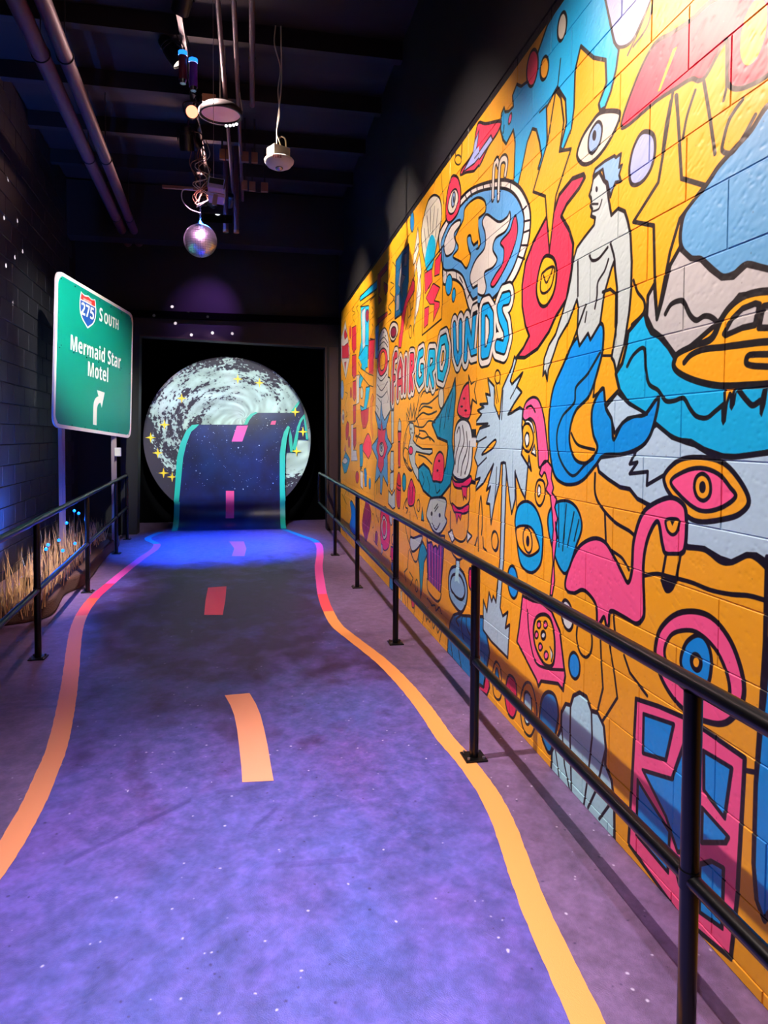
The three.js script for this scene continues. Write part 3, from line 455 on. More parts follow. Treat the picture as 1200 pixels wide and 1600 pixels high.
  ['dr', 5, 'p', 9186, 2974, 8811, 2945, 8803, 2653, 9003, 2609, 9179, 2691],
  ['dr', 3, 'c', 9249, 2923, 9277, 2870, 9349, 2856, 9423, 2891, 9455, 2954, 9426, 3008, 9353, 3021, 9280, 2986],
  ['-', 4, 's', 9019, 3226, 9193, 3208, 8882, 3122, 9155, 3120, 8946, 3006],
  ['-', 4, 'l', 9373, 3199, 9384, 3077],
  ['wt', 5, 'p', 10429, 2939, 9876, 3190, 9435, 2733, 9431, 2587, 9813, 2326, 10424, 2754],
  ['dr', 3, 'p', 9914, 3077, 9630, 2927, 9910, 2913, 10037, 3008],
  ['dr', 3, 'p', 10248, 2836, 9550, 2821, 9493, 2657, 9506, 2596, 10243, 2678],
  ['dr', 0, 'p', 10293, 2874, 9473, 2768, 9662, 2665, 9986, 2681],
  ['dr', 3, 'p', 9967, 2585, 9755, 2574, 9881, 2446],
  ['cl', 5, 'l', 8608, 2513, 8053, 2584, 7864, 2559, 7883, 2309, 8045, 2316, 8098, 2231, 8325, 2168, 8413, 2109, 8535, 2118, 8538, 2222, 8331, 2390],
  ['sy', 5, 'p', 8606, 2446, 8419, 2352, 7802, 2223, 7502, 2180, 7498, 2054, 7799, 2093, 8239, 2216, 8603, 2332],
  ['dr', 0, 'p', 7812, 2553, 7440, 2504, 7502, 2196, 7803, 2232],
  ['cl', 6, 'p', 8011, 2082, 7721, 2074, 7795, 1945, 8003, 1805, 8170, 1779, 8405, 1838, 8437, 1886, 8172, 1848, 8063, 1960],
  ['cr', 5, 'c', 8217, 2032, 8246, 1982, 8320, 1965, 8396, 1990, 8429, 2045, 8399, 2096, 8324, 2112, 8249, 2086],
  ['dr', 5, 'p', 9176, 2598, 8801, 2566, 8794, 2296, 8993, 2269, 9169, 2334],
  ['dr', 5, 'p', 9096, 2237, 8825, 2228, 8818, 2001, 8951, 1966, 9090, 2026],
  ['dr', 5, 'p', 9066, 1914, 8796, 1914, 8810, 1688, 9032, 1657],
  ['dr', 5, 'p', 9058, 1602, 8775, 1611, 8769, 1404, 8900, 1328, 9039, 1401],
  ['wt', 3, 'p', 8761, 2289, 8539, 2279, 8530, 1928, 8783, 1911, 8753, 1997],
  ['wt', 3, 'p', 9222, 1655, 9060, 1662, 9046, 1169, 9209, 1163],
  ['wt', 3, 'p', 9050, 1310, 8754, 1316, 8666, 1183, 9067, 1168],
  ['dr', 3, 'c', 9184, 2092, 9208, 2043, 9268, 2025, 9331, 2050, 9358, 2103, 9334, 2152, 9272, 2169, 9210, 2144],
  ['dr', 3, 'c', 9333, 1418, 9361, 1363, 9435, 1339, 9511, 1361, 9544, 1416, 9514, 1473, 9439, 1496, 9364, 1473],
  ['dr', 4, 'c', 9809, 1588, 9637, 1704, 9466, 1659, 9515, 1512, 9709, 1447],
  ['gb', 4, 'c', 10032, 2189, 10080, 2090, 10201, 2054, 10327, 2104, 10383, 2212, 10333, 2313, 10209, 2347, 10085, 2294],
  ['cr', 4, 'c', 9938, 1782, 9980, 1709, 10087, 1680, 10198, 1713, 10247, 1790, 10202, 1864, 10093, 1892, 9984, 1857],
  ['mr', 2, 'c', 10005, 1778, 10024, 1747, 10072, 1735, 10121, 1749, 10142, 1781, 10122, 1813, 10074, 1824, 10025, 1810],
  ['-', 4, 'l', 9890, 2146, 9609, 2108, 9884, 1950, 9639, 1800, 9798, 1772],
  ['dr', 3, 'p', 8404, 1810, 7791, 1832, 7839, 1686, 7998, 1600, 8222, 1594, 8342, 1697],
  ['rd', 5, 'c', 8171, 1411, 7861, 1530, 7638, 1451, 7615, 1324, 7775, 1250, 7827, 1239, 8044, 1290, 8226, 1332],
  ['tl', 4, 'p', 8484, 1388, 8246, 1410, 8211, 1200, 8238, 1129, 8446, 1110],
  ['or', 3, 'p', 7666, 1921, 7545, 1982, 7447, 1926, 7542, 1881, 7585, 1680, 7483, 1511, 7530, 1460, 7657, 1596, 7687, 1768],
  ['wt', 6, 'p', 7231, 2429, 7058, 2455, 6654, 2403, 6629, 2178, 6664, 2092, 6562, 2076, 6555, 1834, 6523, 1759, 6672, 1712, 6828, 1664, 7078, 1669, 7349, 1773, 7312, 2082, 7291, 2161],
  ['wt', 6, 'c', 7178, 2432, 7147, 2555, 7020, 2607, 6856, 2609, 6716, 2546, 6625, 2429, 6613, 2303, 6650, 2248, 7183, 2305],
  ['-', 5, 's', 7102, 2509, 6893, 2519, 6693, 2438],
  ['-', 5, 's', 7122, 2464, 6892, 2473, 6673, 2391],
  ['k', 0, 'c', 6870, 2569, 6877, 2563, 6895, 2563, 6912, 2569, 6919, 2576, 6912, 2582, 6895, 2582, 6878, 2576],
  ['k', 0, 'c', 6769, 2516, 6776, 2511, 6793, 2511, 6810, 2516, 6817, 2523, 6810, 2529, 6793, 2529, 6777, 2524],
  ['rd', 6, 'c', 7226, 2236, 7185, 2368, 6972, 2414, 6769, 2372, 6681, 2272, 6755, 2168, 7049, 2136],
  ['sy', 5, 'c', 7095, 2247, 7055, 2353, 6897, 2373, 6807, 2301, 6864, 2201, 7029, 2193],
  ['-', 5, 's', 7223, 2139, 7005, 2082, 6723, 2127],
  ['-', 5, 's', 7243, 2060, 7002, 1980, 6682, 2049],
  ['-', 5, 's', 7285, 1958, 7000, 1910, 6718, 1954],
  ['-', 4, 'l', 7217, 1914, 7084, 1875, 7040, 1857],
  ['-', 4, 'l', 6719, 1992, 6639, 1882, 6676, 1840],
  ['-', 4, 'l', 7305, 1837, 7169, 1791, 7212, 1761],
  ['dr', 4, 'p', 6544, 1841, 6471, 1833, 6493, 1976, 6524, 2037, 6537, 1979],
  ['bd', 4, 'p', 6555, 1834, 6353, 1842, 6361, 1753, 6486, 1751],
  ['lb', 6, 'p', 7020, 1880, 6944, 1728, 6828, 1664, 6552, 1742, 6746, 1594, 6658, 1481, 6433, 1409, 6661, 1316, 6659, 1267, 6636, 1002, 6893, 1096, 6962, 892, 7056, 896, 7061, 1086, 7373, 981, 7242, 1246, 7576, 1371, 7577, 1392, 7204, 1487, 7208, 1607, 7396, 1775, 7078, 1669],
  ['rd', 5, 'p', 6993, 1675, 6923, 1565, 6754, 1579, 6814, 1472, 6655, 1391, 6817, 1281, 6857, 1275, 6847, 1199, 7006, 1109, 7195, 1175, 7163, 1281, 7300, 1364, 7177, 1479, 7216, 1591, 7032, 1566],
  ['cr', 5, 'c', 6843, 1365, 6883, 1314, 6982, 1290, 7085, 1308, 7130, 1359, 7088, 1411, 6986, 1434, 6885, 1414],
  ['gb', 4, 'c', 6930, 1382, 6949, 1354, 6996, 1342, 7044, 1352, 7065, 1380, 7046, 1408, 6998, 1420, 6950, 1410],
  ['k', 0, 'c', 6968, 1382, 6976, 1369, 6997, 1364, 7018, 1369, 7027, 1381, 7018, 1393, 6998, 1398, 6977, 1394],
  ['wg', 5, 'p', 6494, 1751, 6372, 1746, 6377, 1439, 6458, 1423],
  ['wg', 5, 'p', 6493, 1353, 6360, 1356, 6362, 1177, 6440, 1158, 6525, 1183],
  ['wg', 5, 'p', 6512, 1140, 6354, 1163, 6364, 997, 6434, 962, 6530, 991],
  ['wg', 6, 'p', 6593, 964, 6433, 926, 6287, 996, 6282, 825, 6386, 800, 6608, 829],
  ['wg', 5, 'p', 6606, 762, 6385, 757, 6417, 644, 6472, 630, 6528, 667],
  ['gr', 5, 'c', 6168, 1559, 6144, 1635, 6099, 1663, 6040, 1619, 6032, 1554, 6102, 1548],
  ['dr', 5, 'p', 6174, 1542, 6022, 1544, 6073, 1421, 6062, 1278, 6153, 1274, 6148, 1420],
  ['dr', 5, 'p', 6158, 1451, 6061, 1452, 6060, 1219, 6141, 1208],
  ['dr', 5, 'c', 6219, 1029, 6188, 1115, 6117, 1168, 6038, 1111, 6029, 1030, 6045, 905, 6081, 839, 6174, 844, 6223, 930],
  ['-', 5, 's', 6214, 1065, 6120, 1043, 6036, 1049],
  ['-', 5, 's', 6212, 1016, 6119, 1002, 6041, 1008],
  ['tl', 5, 'p', 10202, 1087, 9785, 1272, 9356, 1178, 9504, 1073, 9697, 978, 9924, 949],
  ['wt', 4, 'c', 10159, 1122, 9864, 1183, 9583, 1146, 9862, 1092],
  ['pk', 3, 'p', 9933, 1285, 9828, 1369, 9769, 1278],
  ['dr', 4, 'c', 8534, 977, 8573, 921, 8671, 892, 8773, 908, 8816, 960, 8776, 1018, 8675, 1046, 8576, 1029],
  ['wt', 4, 'p', 8414, 1065, 8207, 1066, 8201, 846, 8378, 870],
  ['tl', 4, 'p', 8445, 1073, 8296, 1099, 8296, 1117, 8415, 1093],
  ['bd', 4, 'p', 8123, 1098, 7984, 1122, 7928, 1063, 7924, 903, 8061, 893],
  ['bd', 3, 'c', 7634, 959, 7653, 912, 7703, 889, 7754, 904, 7777, 949, 7757, 997, 7707, 1019, 7656, 1003],
  ['-', 4, 's', 10021, 793, 9690, 729, 9932, 600, 9605, 511],
  ['-', 4, 's', 9773, 810, 9455, 684, 9377, 586],
  ['-', 4, 's', 10190, 622, 9847, 541, 9763, 440],
  ['-', 5, 'l', 7373, 994, 7416, 857, 7270, 640, 7134, 575, 7113, 634],
  ['-', 5, 'l', 7191, 1038, 7165, 895],
  ['-', 5, 'l', 7281, 1016, 7254, 871],
  ['bd', 5, 'c', 9302, 562, 9194, 614, 8947, 577, 8798, 514, 8545, 244, 8869, 187, 9219, 199, 9332, 277, 9189, 409],
  ['mr', 4, 'c', 8204, 514, 8054, 659, 7920, 779, 7760, 715, 7605, 627, 7641, 494, 7802, 350, 7949, 244, 8129, 313, 8247, 389],
  ['-', 4, 'l', 8195, 607, 7966, 453, 7707, 659],
  ['-', 4, 'l', 8073, 348, 7654, 579],
  ['sy', 4, 'c', 7403, 558, 7424, 499, 7477, 469, 7533, 485, 7558, 539, 7536, 599, 7482, 629, 7427, 611],
  ['mr', 4, 'c', 7182, 399, 7204, 344, 7261, 313, 7320, 326, 7346, 374, 7323, 430, 7265, 460, 7207, 447],
  ['rd', 6, 'c', 7007, 694, 6842, 773, 6644, 765, 6528, 652, 6523, 504, 6595, 389, 6830, 327, 6998, 395, 7029, 557],
  ['cr', 5, 'c', 6982, 571, 6860, 680, 6699, 645, 6675, 505, 6833, 435, 6938, 490],
  ['rd', 4, 'c', 6717, 575, 6744, 512, 6814, 477, 6886, 491, 6918, 548, 6890, 612, 6818, 646, 6747, 630],
  ['sy', 5, 'c', 6273, 520, 6297, 481, 6358, 457, 6422, 461, 6449, 493, 6424, 533, 6361, 557, 6299, 552],
  ['rp', 4, 'p', 6465, 425, 6271, 449, 6285, 354, 6499, 316],
  ['wg', 4, 'p', 6997, 371, 6913, 368, 6890, 294, 6952, 260],
  ['-', 4, 'l', 7451, 401, 7425, 337, 7170, 311],
  ['-', 4, 's', 10176, 89, 9754, 92, 9593, 50],
  ['-', 4, 'l', 9440, 126, 9362, 21],
  ['-', 4, 'l', 9146, 168, 9107, 20],
  ['bd', 5, 'p', 6527, 123, 6281, 140, 6278, 31, 6467, -3, 6524, 10],
  ['rp', 5, 'p', 6458, 424, 6249, 432, 6266, 320, 6432, 290],
  ['bd', 4, 'p', 6432, 272, 6246, 315, 6283, 182, 6451, 200],
  ['rp', 5, 'p', 5618, 134, 5457, 127, 5487, 61, 5550, 52],
  ['wt', 3, 'p', 6005, 92, 5950, 97, 5947, 1, 6003, 0],
  ['-', 5, 'l', 5736, 114, 5715, 3],
  ['-', 5, 'l', 5841, 114, 5802, -3],
  ['-', 5, 'l', 5457, 142, 5484, -13],
];
const XW = 1.3235, TOP = 3.39;
function drawMural(u0, u1, W, H, vMax) {
  const [c, g] = canvas(W, H), sx = W / ((u1 - u0) * 1000), sy = H / (vMax * 1000);
  g.fillStyle = '#0e0b0d'; g.fillRect(0, 0, W, H);
  g.setTransform(-sx, 0, 0, -sy, W + u0 * 1000 * sx, H); // far end to the left, as one stands facing the wall
  g.fillStyle = C.yl; g.fillRect(-3000, -50, 20000, TOP * 1000 + 50);
  g.lineJoin = 'round'; g.lineCap = 'round';
  const trace = (kind, p) => {
    const n = p.length / 2, X = (i) => p[2 * i], Y = (i) => p[2 * i + 1];
    g.beginPath(); g.moveTo(X(0), Y(0));
    if (kind === 'p' || kind === 'l') { for (let i = 1; i < n; i++) g.lineTo(X(i), Y(i)); if (kind === 'p') g.closePath(); return; }
    const closed = kind === 'c', at = (i) => (closed ? (i + n) % n : Math.max(0, Math.min(n - 1, i)));
    for (let i = 0; i < (closed ? n : n - 1); i++) {
      const a = at(i - 1), b = at(i), d = at(i + 1), e = at(i + 2);
      g.bezierCurveTo(X(b) + (X(d) - X(a)) / 6, Y(b) + (Y(d) - Y(a)) / 6, X(d) - (X(e) - X(b)) / 6, Y(d) - (Y(e) - Y(b)) / 6, X(d), Y(d));
    }
    if (closed) g.closePath();
  };
  g.save(); g.beginPath(); g.rect(-3000, -50, 20000, TOP * 1000 + 50); g.clip();
  for (const [col, w, kind, ...p] of MURAL) {
    if (col.startsWith('F:')) continue;
    trace(kind, p);
    if (col === 'W') { g.strokeStyle = C.k; g.lineWidth = w + 26; g.stroke(); g.strokeStyle = C.wt; g.lineWidth = w; g.stroke(); continue; }
    if (col !== '-') { g.fillStyle = C[col]; g.fill(); }
    if (w) { let m = 0; for (let i = 0; i < p.length; i += 2) m += p[i]; m /= p.length / 2; g.strokeStyle = C.k; g.lineWidth = w * (m < 2000 ? 1.15 : m < 4000 ? 1.15 + (m - 2000) * 0.0005 : Math.min(2.6, 2.15 + (m - 4000) * 0.0002)); g.stroke(); }
  }
  for (const [lw, colour] of [[176, C.k], [148, C.wt], [84, C.k], [58, null]])
    for (const [col, , kind, ...p] of MURAL) if (col.startsWith('F:')) { trace(kind, p); g.lineWidth = lw; g.strokeStyle = colour || C[col.slice(2)]; g.stroke(); }
  g.restore(); g.setTransform(1, 0, 0, 1, 0, 0);
  // brush wear and dust specks in the paint
  for (let i = 0; i < 2600; i++) { g.fillStyle = rnd() < 0.6 ? 'rgba(40,22,14,0.25)' : 'rgba(255,245,220,0.3)'; const s = rr(0.5, 2); g.fillRect(rr(0, W), rr(0, H), s, s * rr(0.6, 2)); }
  return canvasTexture(c);
}
const VMAX = 3.436, PANELS = [[-0.2, 4.2, 2048, 2048], [4.0, 10.6, 2048, 2048]];
const muralMats = PANELS.map(([a, b, w, h]) => std(0xffffff, 0.42, 0, { map: drawMural(a, b, w, h, VMAX), bumpMap: blockGrain, bumpScale: 0.003 }));
// one block: proud face with chamfered edges; u runs along the wall, v up
function blockGeometry(u0, u1, v0, v1, depth, chamfer, uvOf, toWorld) {
  const c = chamfer, P = [], UV = [], rect = (d, k) => [[u0 + k, v0 + k, d], [u1 - k, v0 + k, d], [u1 - k, v1 - k, d], [u0 + k, v1 - k, d]];
  const f = rect(depth, c), m = rect(depth - c, 0), b = rect(-0.02, 0);
  const quad = (a, e, g2, h) => [a, e, g2, a, g2, h].forEach((q) => { P.push(...toWorld(q)); UV.push(...uvOf(q[0], q[1])); });
  quad(f[3], f[2], f[1], f[0]);
  for (let i = 0; i < 4; i++) { const j = (i + 1) % 4; quad(f[i], f[j], m[j], m[i]); quad(m[i], m[j], b[j], b[i]); }
  const g = new THREE.BufferGeometry(); g.setAttribute('position', new THREE.Float32BufferAttribute(P, 3)); g.setAttribute('uv', new THREE.Float32BufferAttribute(UV, 2)); g.computeVertexNormals(); return g;
}
const wallRight = structure('wall_right', 'long block wall painted with a yellow cartoon mural under black upper wall');
{
  const uvFor = (k) => (u, v) => [(PANELS[k][1] - u) / (PANELS[k][1] - PANELS[k][0]), v / VMAX];
  const world = ([u, v, d]) => [XW - d, v, -u];
  const rest = [[], []];
  for (let r = -1; r < 17; r++) {
    const v0 = Math.max(0, 0.036 + r * 0.2), v1 = 0.236 + r * 0.2, off = r & 1 ? 1.92 : 1.725;
    for (let i = -6; i < 24; i++) {
      const a = Math.max(-0.2, off + i * 0.4), b = Math.min(10.35, off + (i + 1) * 0.4); if (b - a < 0.05) continue;
      const k = (a + b) / 2 < 4.1 ? 0 : 1, j = 0.0016;
      const geo = blockGeometry(a + j, b - j, r < 0 ? 0 : v0 + j, v1 - j, rr(-0.0008, 0.0008), 0.0022, uvFor(k), world);
      if (r >= 0 && a > 0.7 && b < 6.85) part('block', geo, muralMats[k], wallRight); else rest[k].push(geo);
    }
  }
  rest.forEach((l, k) => { const m = part('block_course', mergeGeometries(l), muralMats[k], wallRight); m.userData.kind = 'stuff'; });
  // painted mortar bed behind the blocks
  PANELS.forEach(([a, b], k) => {
    const u0 = k ? 4.1 : -0.2, u1 = k ? 10.35 : 4.1, g = new THREE.PlaneGeometry(u1 - u0, VMAX).rotateY(-Math.PI / 2).translate(XW + 0.0028, VMAX / 2, -(u0 + u1) / 2), pos = g.attributes.position, uv = g.attributes.uv, f = uvFor(k);
    for (let i = 0; i < pos.count; i++) uv.setXY(i, ...f(-pos.getZ(i), pos.getY(i)));
    part('mortar', g, muralMats[k], wallRight);
  });
  part('wall_core', box(0.25, 5.2, 14.5, XW + 0.13, 2.6, -5.2), M.blackWall, wallRight);
  part('upper_wall', box(0.02, 5.05 - VMAX, 10.6, XW + 0.004, (5.05 + VMAX) / 2, -5.05), M.blackWall, wallRight, 'plain black upper wall');
}

// ---------------------------------------------------------------- floor with painted road lines
const FL = { x0: -2.9, x1: 1.35, z0: 1.6, z1: -12.2 };
const LEFT = [[-1.393, -10.900], [-1.457, -10.617], [-1.505, -10.314], [-1.458, -10.068], [-1.309, -9.724], [-1.274, -9.269], [-1.329, -8.659], [-1.380, -7.937], [-1.419, -7.147], [-1.438, -6.576], [-1.414, -6.086], [-1.353, -5.611], [-1.259, -5.125], [-1.131, -4.528], [-1.022, -3.988], [-0.959, -3.642], [-0.915, -3.353], [-0.896, -3.138], [-0.877, -2.900], [-0.873, -2.699], [-0.876, -2.544], [-0.900, -2.288], [-0.945, -2.028]], RIGHT = [[0.483, -10.900], [0.588, -10.584], [0.725, -10.115], [0.851, -9.741], [0.887, -9.301], [0.831, -8.540], [0.739, -7.741], [0.686, -7.043], [0.641, -6.326], [0.631, -5.736], [0.651, -5.275], [0.731, -4.886], [0.839, -4.391], [0.905, -3.889], [0.928, -3.527], [0.937, -3.196], [0.963, -2.937], [0.971, -2.676], [0.953, -2.439], [0.915, -2.210], [0.882, -1.995], [0.863, -1.814], [0.849, -1.650], [0.840, -1.550], [0.817, -1.381]];
const lineX = (L, z) => { for (let i = 0; i + 1 < L.length; i++) { const a = L[i], b = L[i + 1]; if ((a[1] - z) * (b[1] - z) <= 0 && a[1] !== b[1]) return a[0] + (b[0] - a[0]) * (z - a[1]) / (b[1] - a[1]); } return z > -3 ? L[L.length - 1][0] : L[0][0]; };
function floorTexture(z0, z1, W, H) {
  const [c, g] = canvas(W, H), img = g.createImageData(W, H), d = img.data;
  for (let y = 0; y < H; y++) {
    const z = z1 + (z0 - z1) * (y / H), xl = lineX(LEFT, z), xr = lineX(RIGHT, z);
    for (let x = 0; x < W; x++) {
      const X = FL.x0 + (FL.x1 - FL.x0) * (x / W), i = (y * W + x) * 4;
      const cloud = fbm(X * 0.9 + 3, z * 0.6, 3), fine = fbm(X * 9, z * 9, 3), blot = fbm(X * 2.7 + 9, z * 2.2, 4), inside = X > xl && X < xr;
      const t = Math.max(0, Math.min(1, 0.5 + cloud * 0.75 + fine * 0.3));
      let r, gg, b;
      if (inside) { r = 78 + 28 * t; gg = 84 - 2 * t; b = 164 + 2 * t; } else { r = 112; gg = 88; b = 128; }
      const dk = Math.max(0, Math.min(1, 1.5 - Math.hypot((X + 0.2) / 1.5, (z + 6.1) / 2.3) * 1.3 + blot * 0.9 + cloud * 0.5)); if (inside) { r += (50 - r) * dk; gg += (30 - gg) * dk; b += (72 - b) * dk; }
      let k = 1 + 0.16 * fine + 0.13 * blot; k *= 1 + 0.1 * fbm(X * 30, z * 30, 2);
      d[i] = r * k; d[i + 1] = gg * k; d[i + 2] = b * k; d[i + 3] = 255;
    }
  }
  g.putImageData(img, 0, 0);
  const px = W / (FL.x1 - FL.x0);
  for (let i = 0; i < 1500 * (z0 - z1) / 6; i++) { const s = rr(0.002, 0.006) * px; g.fillStyle = rnd() < 0.45 ? 'rgba(225,215,240,0.75)' : 'rgba(30,22,60,0.5)'; g.beginPath(); g.ellipse(rr(0, W), rr(0, H), s, s * rr(0.5, 1), rr(0, 3), 0, 7); g.fill(); }
  for (let i = 0; i < 26; i++) { g.strokeStyle = 'rgba(34,26,84,0.16)'; g.lineWidth = rr(0.004, 0.012) * px; const x = rr(0, W), y = rr(0, H), a = rnd() < 0.5 ? rr(-0.2, 0.2) : rr(0, 3.1), L = rr(0.15, 0.6) * px; for (let k = 0; k < 4; k++) { g.beginPath(); g.moveTo(x, y + k * 3); g.lineTo(x + Math.cos(a) * L, y + k * 3 + Math.sin(a) * L); g.stroke(); } }
  return canvasTexture(c);
}
const floor = structure('floor', 'blue and purple painted concrete floor with a winding road design');
const bumpFloor = floorGrain;
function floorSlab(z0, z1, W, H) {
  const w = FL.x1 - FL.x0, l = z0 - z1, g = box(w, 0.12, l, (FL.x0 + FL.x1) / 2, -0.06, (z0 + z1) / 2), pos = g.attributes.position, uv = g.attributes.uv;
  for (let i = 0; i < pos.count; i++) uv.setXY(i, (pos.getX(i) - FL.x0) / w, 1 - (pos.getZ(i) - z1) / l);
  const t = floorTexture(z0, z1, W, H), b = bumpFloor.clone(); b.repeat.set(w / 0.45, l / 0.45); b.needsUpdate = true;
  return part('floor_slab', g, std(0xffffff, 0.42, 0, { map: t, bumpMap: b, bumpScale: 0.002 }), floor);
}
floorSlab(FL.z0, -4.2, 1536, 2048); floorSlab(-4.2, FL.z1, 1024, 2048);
const asColor = (rgb) => new THREE.Color().setRGB(rgb[0] / 255, rgb[1] / 255, rgb[2] / 255, THREE.SRGBColorSpace);
const paint = std(0xffffff, 0.5, 0, { vertexColors: true, bumpMap: floorGrain, bumpScale: 0.0008 });
function ribbon(center, width, lift, colours) { // painted strip lying on the floor, colour follows the paint stops
  const curve = new THREE.CatmullRomCurve3(center.map(([x, z]) => V(x, 0, z)), false, 'centripetal'), n = 420, pts = curve.getSpacedPoints(n), P = [], N = [], UVs = [], COL = [], I = [];
  for (let i = 0; i <= n; i++) {
    const a = pts[Math.max(0, i - 1)], b = pts[Math.min(n, i + 1)], t = b.clone().sub(a).normalize(), s = V(-t.z, 0, t.x), p = pts[i], col = new THREE.Color();
    let k = 0; while (k + 1 < colours.length && p.z > colours[k][0]) k++; // the line is painted in bands that meet at seams
    col.copy(asColor(colours[k][1]));
    for (const e of [-1, 1]) { const w = width / 2 + n2(p.z * 14, e * 5) * 0.002; P.push(p.x + s.x * w * e, lift, p.z + s.z * w * e); N.push(0, 1, 0); UVs.push(e * 0.2, p.z * 2); COL.push(col.r, col.g, col.b); }
    if (i < n) { const q = i * 2; I.push(q, q + 1, q + 2, q + 1, q + 3, q + 2); }
  }
  const g = new THREE.BufferGeometry(); g.setAttribute('position', new THREE.Float32BufferAttribute(P, 3)); g.setAttribute('normal', new THREE.Float32BufferAttribute(N, 3)); g.setAttribute('uv', new THREE.Float32BufferAttribute(UVs, 2)); g.setAttribute('color', new THREE.Float32BufferAttribute(COL, 3)); g.setIndex(I);
  return g;
}
part('road_line', ribbon(LEFT, 0.094, 0.0015, [[-9.724, [34, 150, 205]], [-7.176, [244, 86, 190]], [-6.551, [240, 48, 100]], [-5.939, [236, 84, 56]], [-2.028, [244, 150, 104]]]), paint, floor, 'left road line painted in bands of blue, pink, red and orange');
part('road_line', ribbon(RIGHT, 0.09, 0.0015, [[-9.474, [34, 150, 205]], [-6.379, [248, 86, 180]], [-5.736, [244, 76, 92]], [-1.381, [248, 160, 86]]]), paint, floor, 'right road line painted in bands of blue, pink, red and orange');
function dash(poly, rgb) {
  const s = new THREE.Shape(poly.map(([x, z]) => new THREE.Vector2(x, -z)));
  part('road_dash', new THREE.ShapeGeometry(s).rotateX(-Math.PI / 2).translate(0, 0.0015, 0), std(asColor(rgb), 0.5, 0, { bumpMap: floorGrain, bumpScale: 0.0008 }), floor);
}
dash([[-0.163, -3.963], [-0.022, -3.972], [0.014, -3.803], [0.037, -3.649], [0.053, -3.475], [0.067, -3.276], [0.077, -3.079], [0.086, -2.931], [-0.048, -2.942], [-0.054, -3.085], [-0.067, -3.279], [-0.082, -3.484], [-0.101, -3.665], [-0.126, -3.810]], [250, 164, 126]);
dash([[-0.438, -6.836], [-0.261, -6.864], [-0.250, -6.276], [-0.251, -5.761], [-0.403, -5.787], [-0.427, -6.306]], [244, 84, 112]);
dash([[-0.335, -9.780], [-0.130, -9.748], [-0.089, -9.132], [-0.107, -8.551], [-0.263, -8.577], [-0.247, -9.157]], [245, 92, 186]);

// ---------------------------------------------------------------- other walls, ceiling
const wallX = (z) => -2.35 + 0.0555 * (z + 7.2); // the left wall runs slightly outwards
const wallLeft = structure('wall_left', 'black painted block wall on the left');
{
  const a = V(wallX(1.6), 0, 1.6), b = V(wallX(-10.6), 0, -10.6), L = a.distanceTo(b), ang = Math.atan2(b.x - a.x, -(b.z - a.z));
  const core = box(0.25, 5.2, L + 0.4).rotateY(-ang).translate((a.x + b.x) / 2 - 0.135, 2.6, (a.z + b.z) / 2); part('wall_core', core, M.blackWall, wallLeft);
  const dir = b.clone().sub(a).normalize(), nrm = V(-dir.z, 0, dir.x); if (nrm.x < 0) nrm.negate();
  const mat = std(0x1d1a1f, 0.45, 0, { bumpMap: blockGrain, bumpScale: 0.0015 });
  const world = ([u, v, d]) => { const q = a.clone().addScaledVector(dir, u).addScaledVector(nrm, d + 0.006); return [q.x, v, q.z]; };
  const rest = [];
  for (let r = 0; r < 25; r++) for (let i = 0; i < 31; i++) {
    const u0 = i * 0.4 + (r & 1 ? 0.2 : 0), u1 = u0 + 0.4; if (u1 > L - 0.1) continue;
    const g = blockGeometry(u0 + 0.004, u1 - 0.004, r * 0.2 + 0.004, r * 0.2 + 0.196, rr(-0.002, 0.002), 0.004, (u, v) => [u * 2.2, v * 2.2], world);
    if (u0 > 7.1 && r < 22) part('block', g, mat, wallLeft); else rest.push(g);
  }
  part('block_course', mergeGeometries(rest), mat, wallLeft).userData.kind = 'stuff';
}
const wallBack = structure('wall_back', 'black back wall with a wide dark opening');
{
  const s = new THREE.Shape([[-2.95, 0], [-1.723, 0], [-1.666, 2.978], [1.115, 2.890], [1.153, 0], [XW + 0.2, 0], [XW + 0.2, 5.1], [-2.95, 5.1]].map((p) => new THREE.Vector2(...p)));
  part('wall_face', new THREE.ExtrudeGeometry(s, { depth: 0.24, bevelEnabled: false }).translate(0, 0, -10.940), M.blackWall, wallBack);
  part('opening_trim', [new THREE.ExtrudeGeometry(new THREE.Shape([[1.115, 2.890], [1.153, 0], [1.178, 0], [1.140, 2.920]].map((p) => new THREE.Vector2(...p))), { depth: 0.03, bevelEnabled: false }).translate(0, 0, -10.705),
    new THREE.ExtrudeGeometry(new THREE.Shape([[-1.666, 2.978], [1.115, 2.890], [1.115, 2.910], [-1.666, 3.000]].map((p) => new THREE.Vector2(...p))), { depth: 0.02, bevelEnabled: false }).translate(0, 0, -10.702)], M.jamb, wallBack, 'brown edge strip round the opening');
  part('jamb_panel', box(0.141, 2.9, 0.012, 1.253, 1.45, -10.694), M.jamb, wallBack, 'narrow brown panel beside the opening');
  part('alcove', [box(3.6, 3.4, 0.1, -0.3, 1.7, -12.15), box(0.1, 3.4, 1.6, -2.0, 1.7, -11.4), box(0.1, 3.4, 1.6, 1.4, 1.7, -11.4), box(3.6, 0.1, 1.6, -0.3, 3.3, -11.4)], M.matt, wallBack, 'matt black alcove lining');
}
const wallFront = structure('wall_front', 'black wall behind the viewer'); part('wall_face', box(4.8, 5.2, 0.2, -0.6, 2.6, 1.7), M.blackWall, wallFront);
const ceiling = structure('ceiling', 'black ceiling with dark beams');
part('slab', box(4.9, 0.15, 14.4, -0.7, 5.1, -5.3), M.ceiling, ceiling);
for (let i = 0; i < 9; i++) part('beam', box(4.4, 0.16, 0.09, -0.6, 4.94, -2 - i * 1.02), M.beam, ceiling);
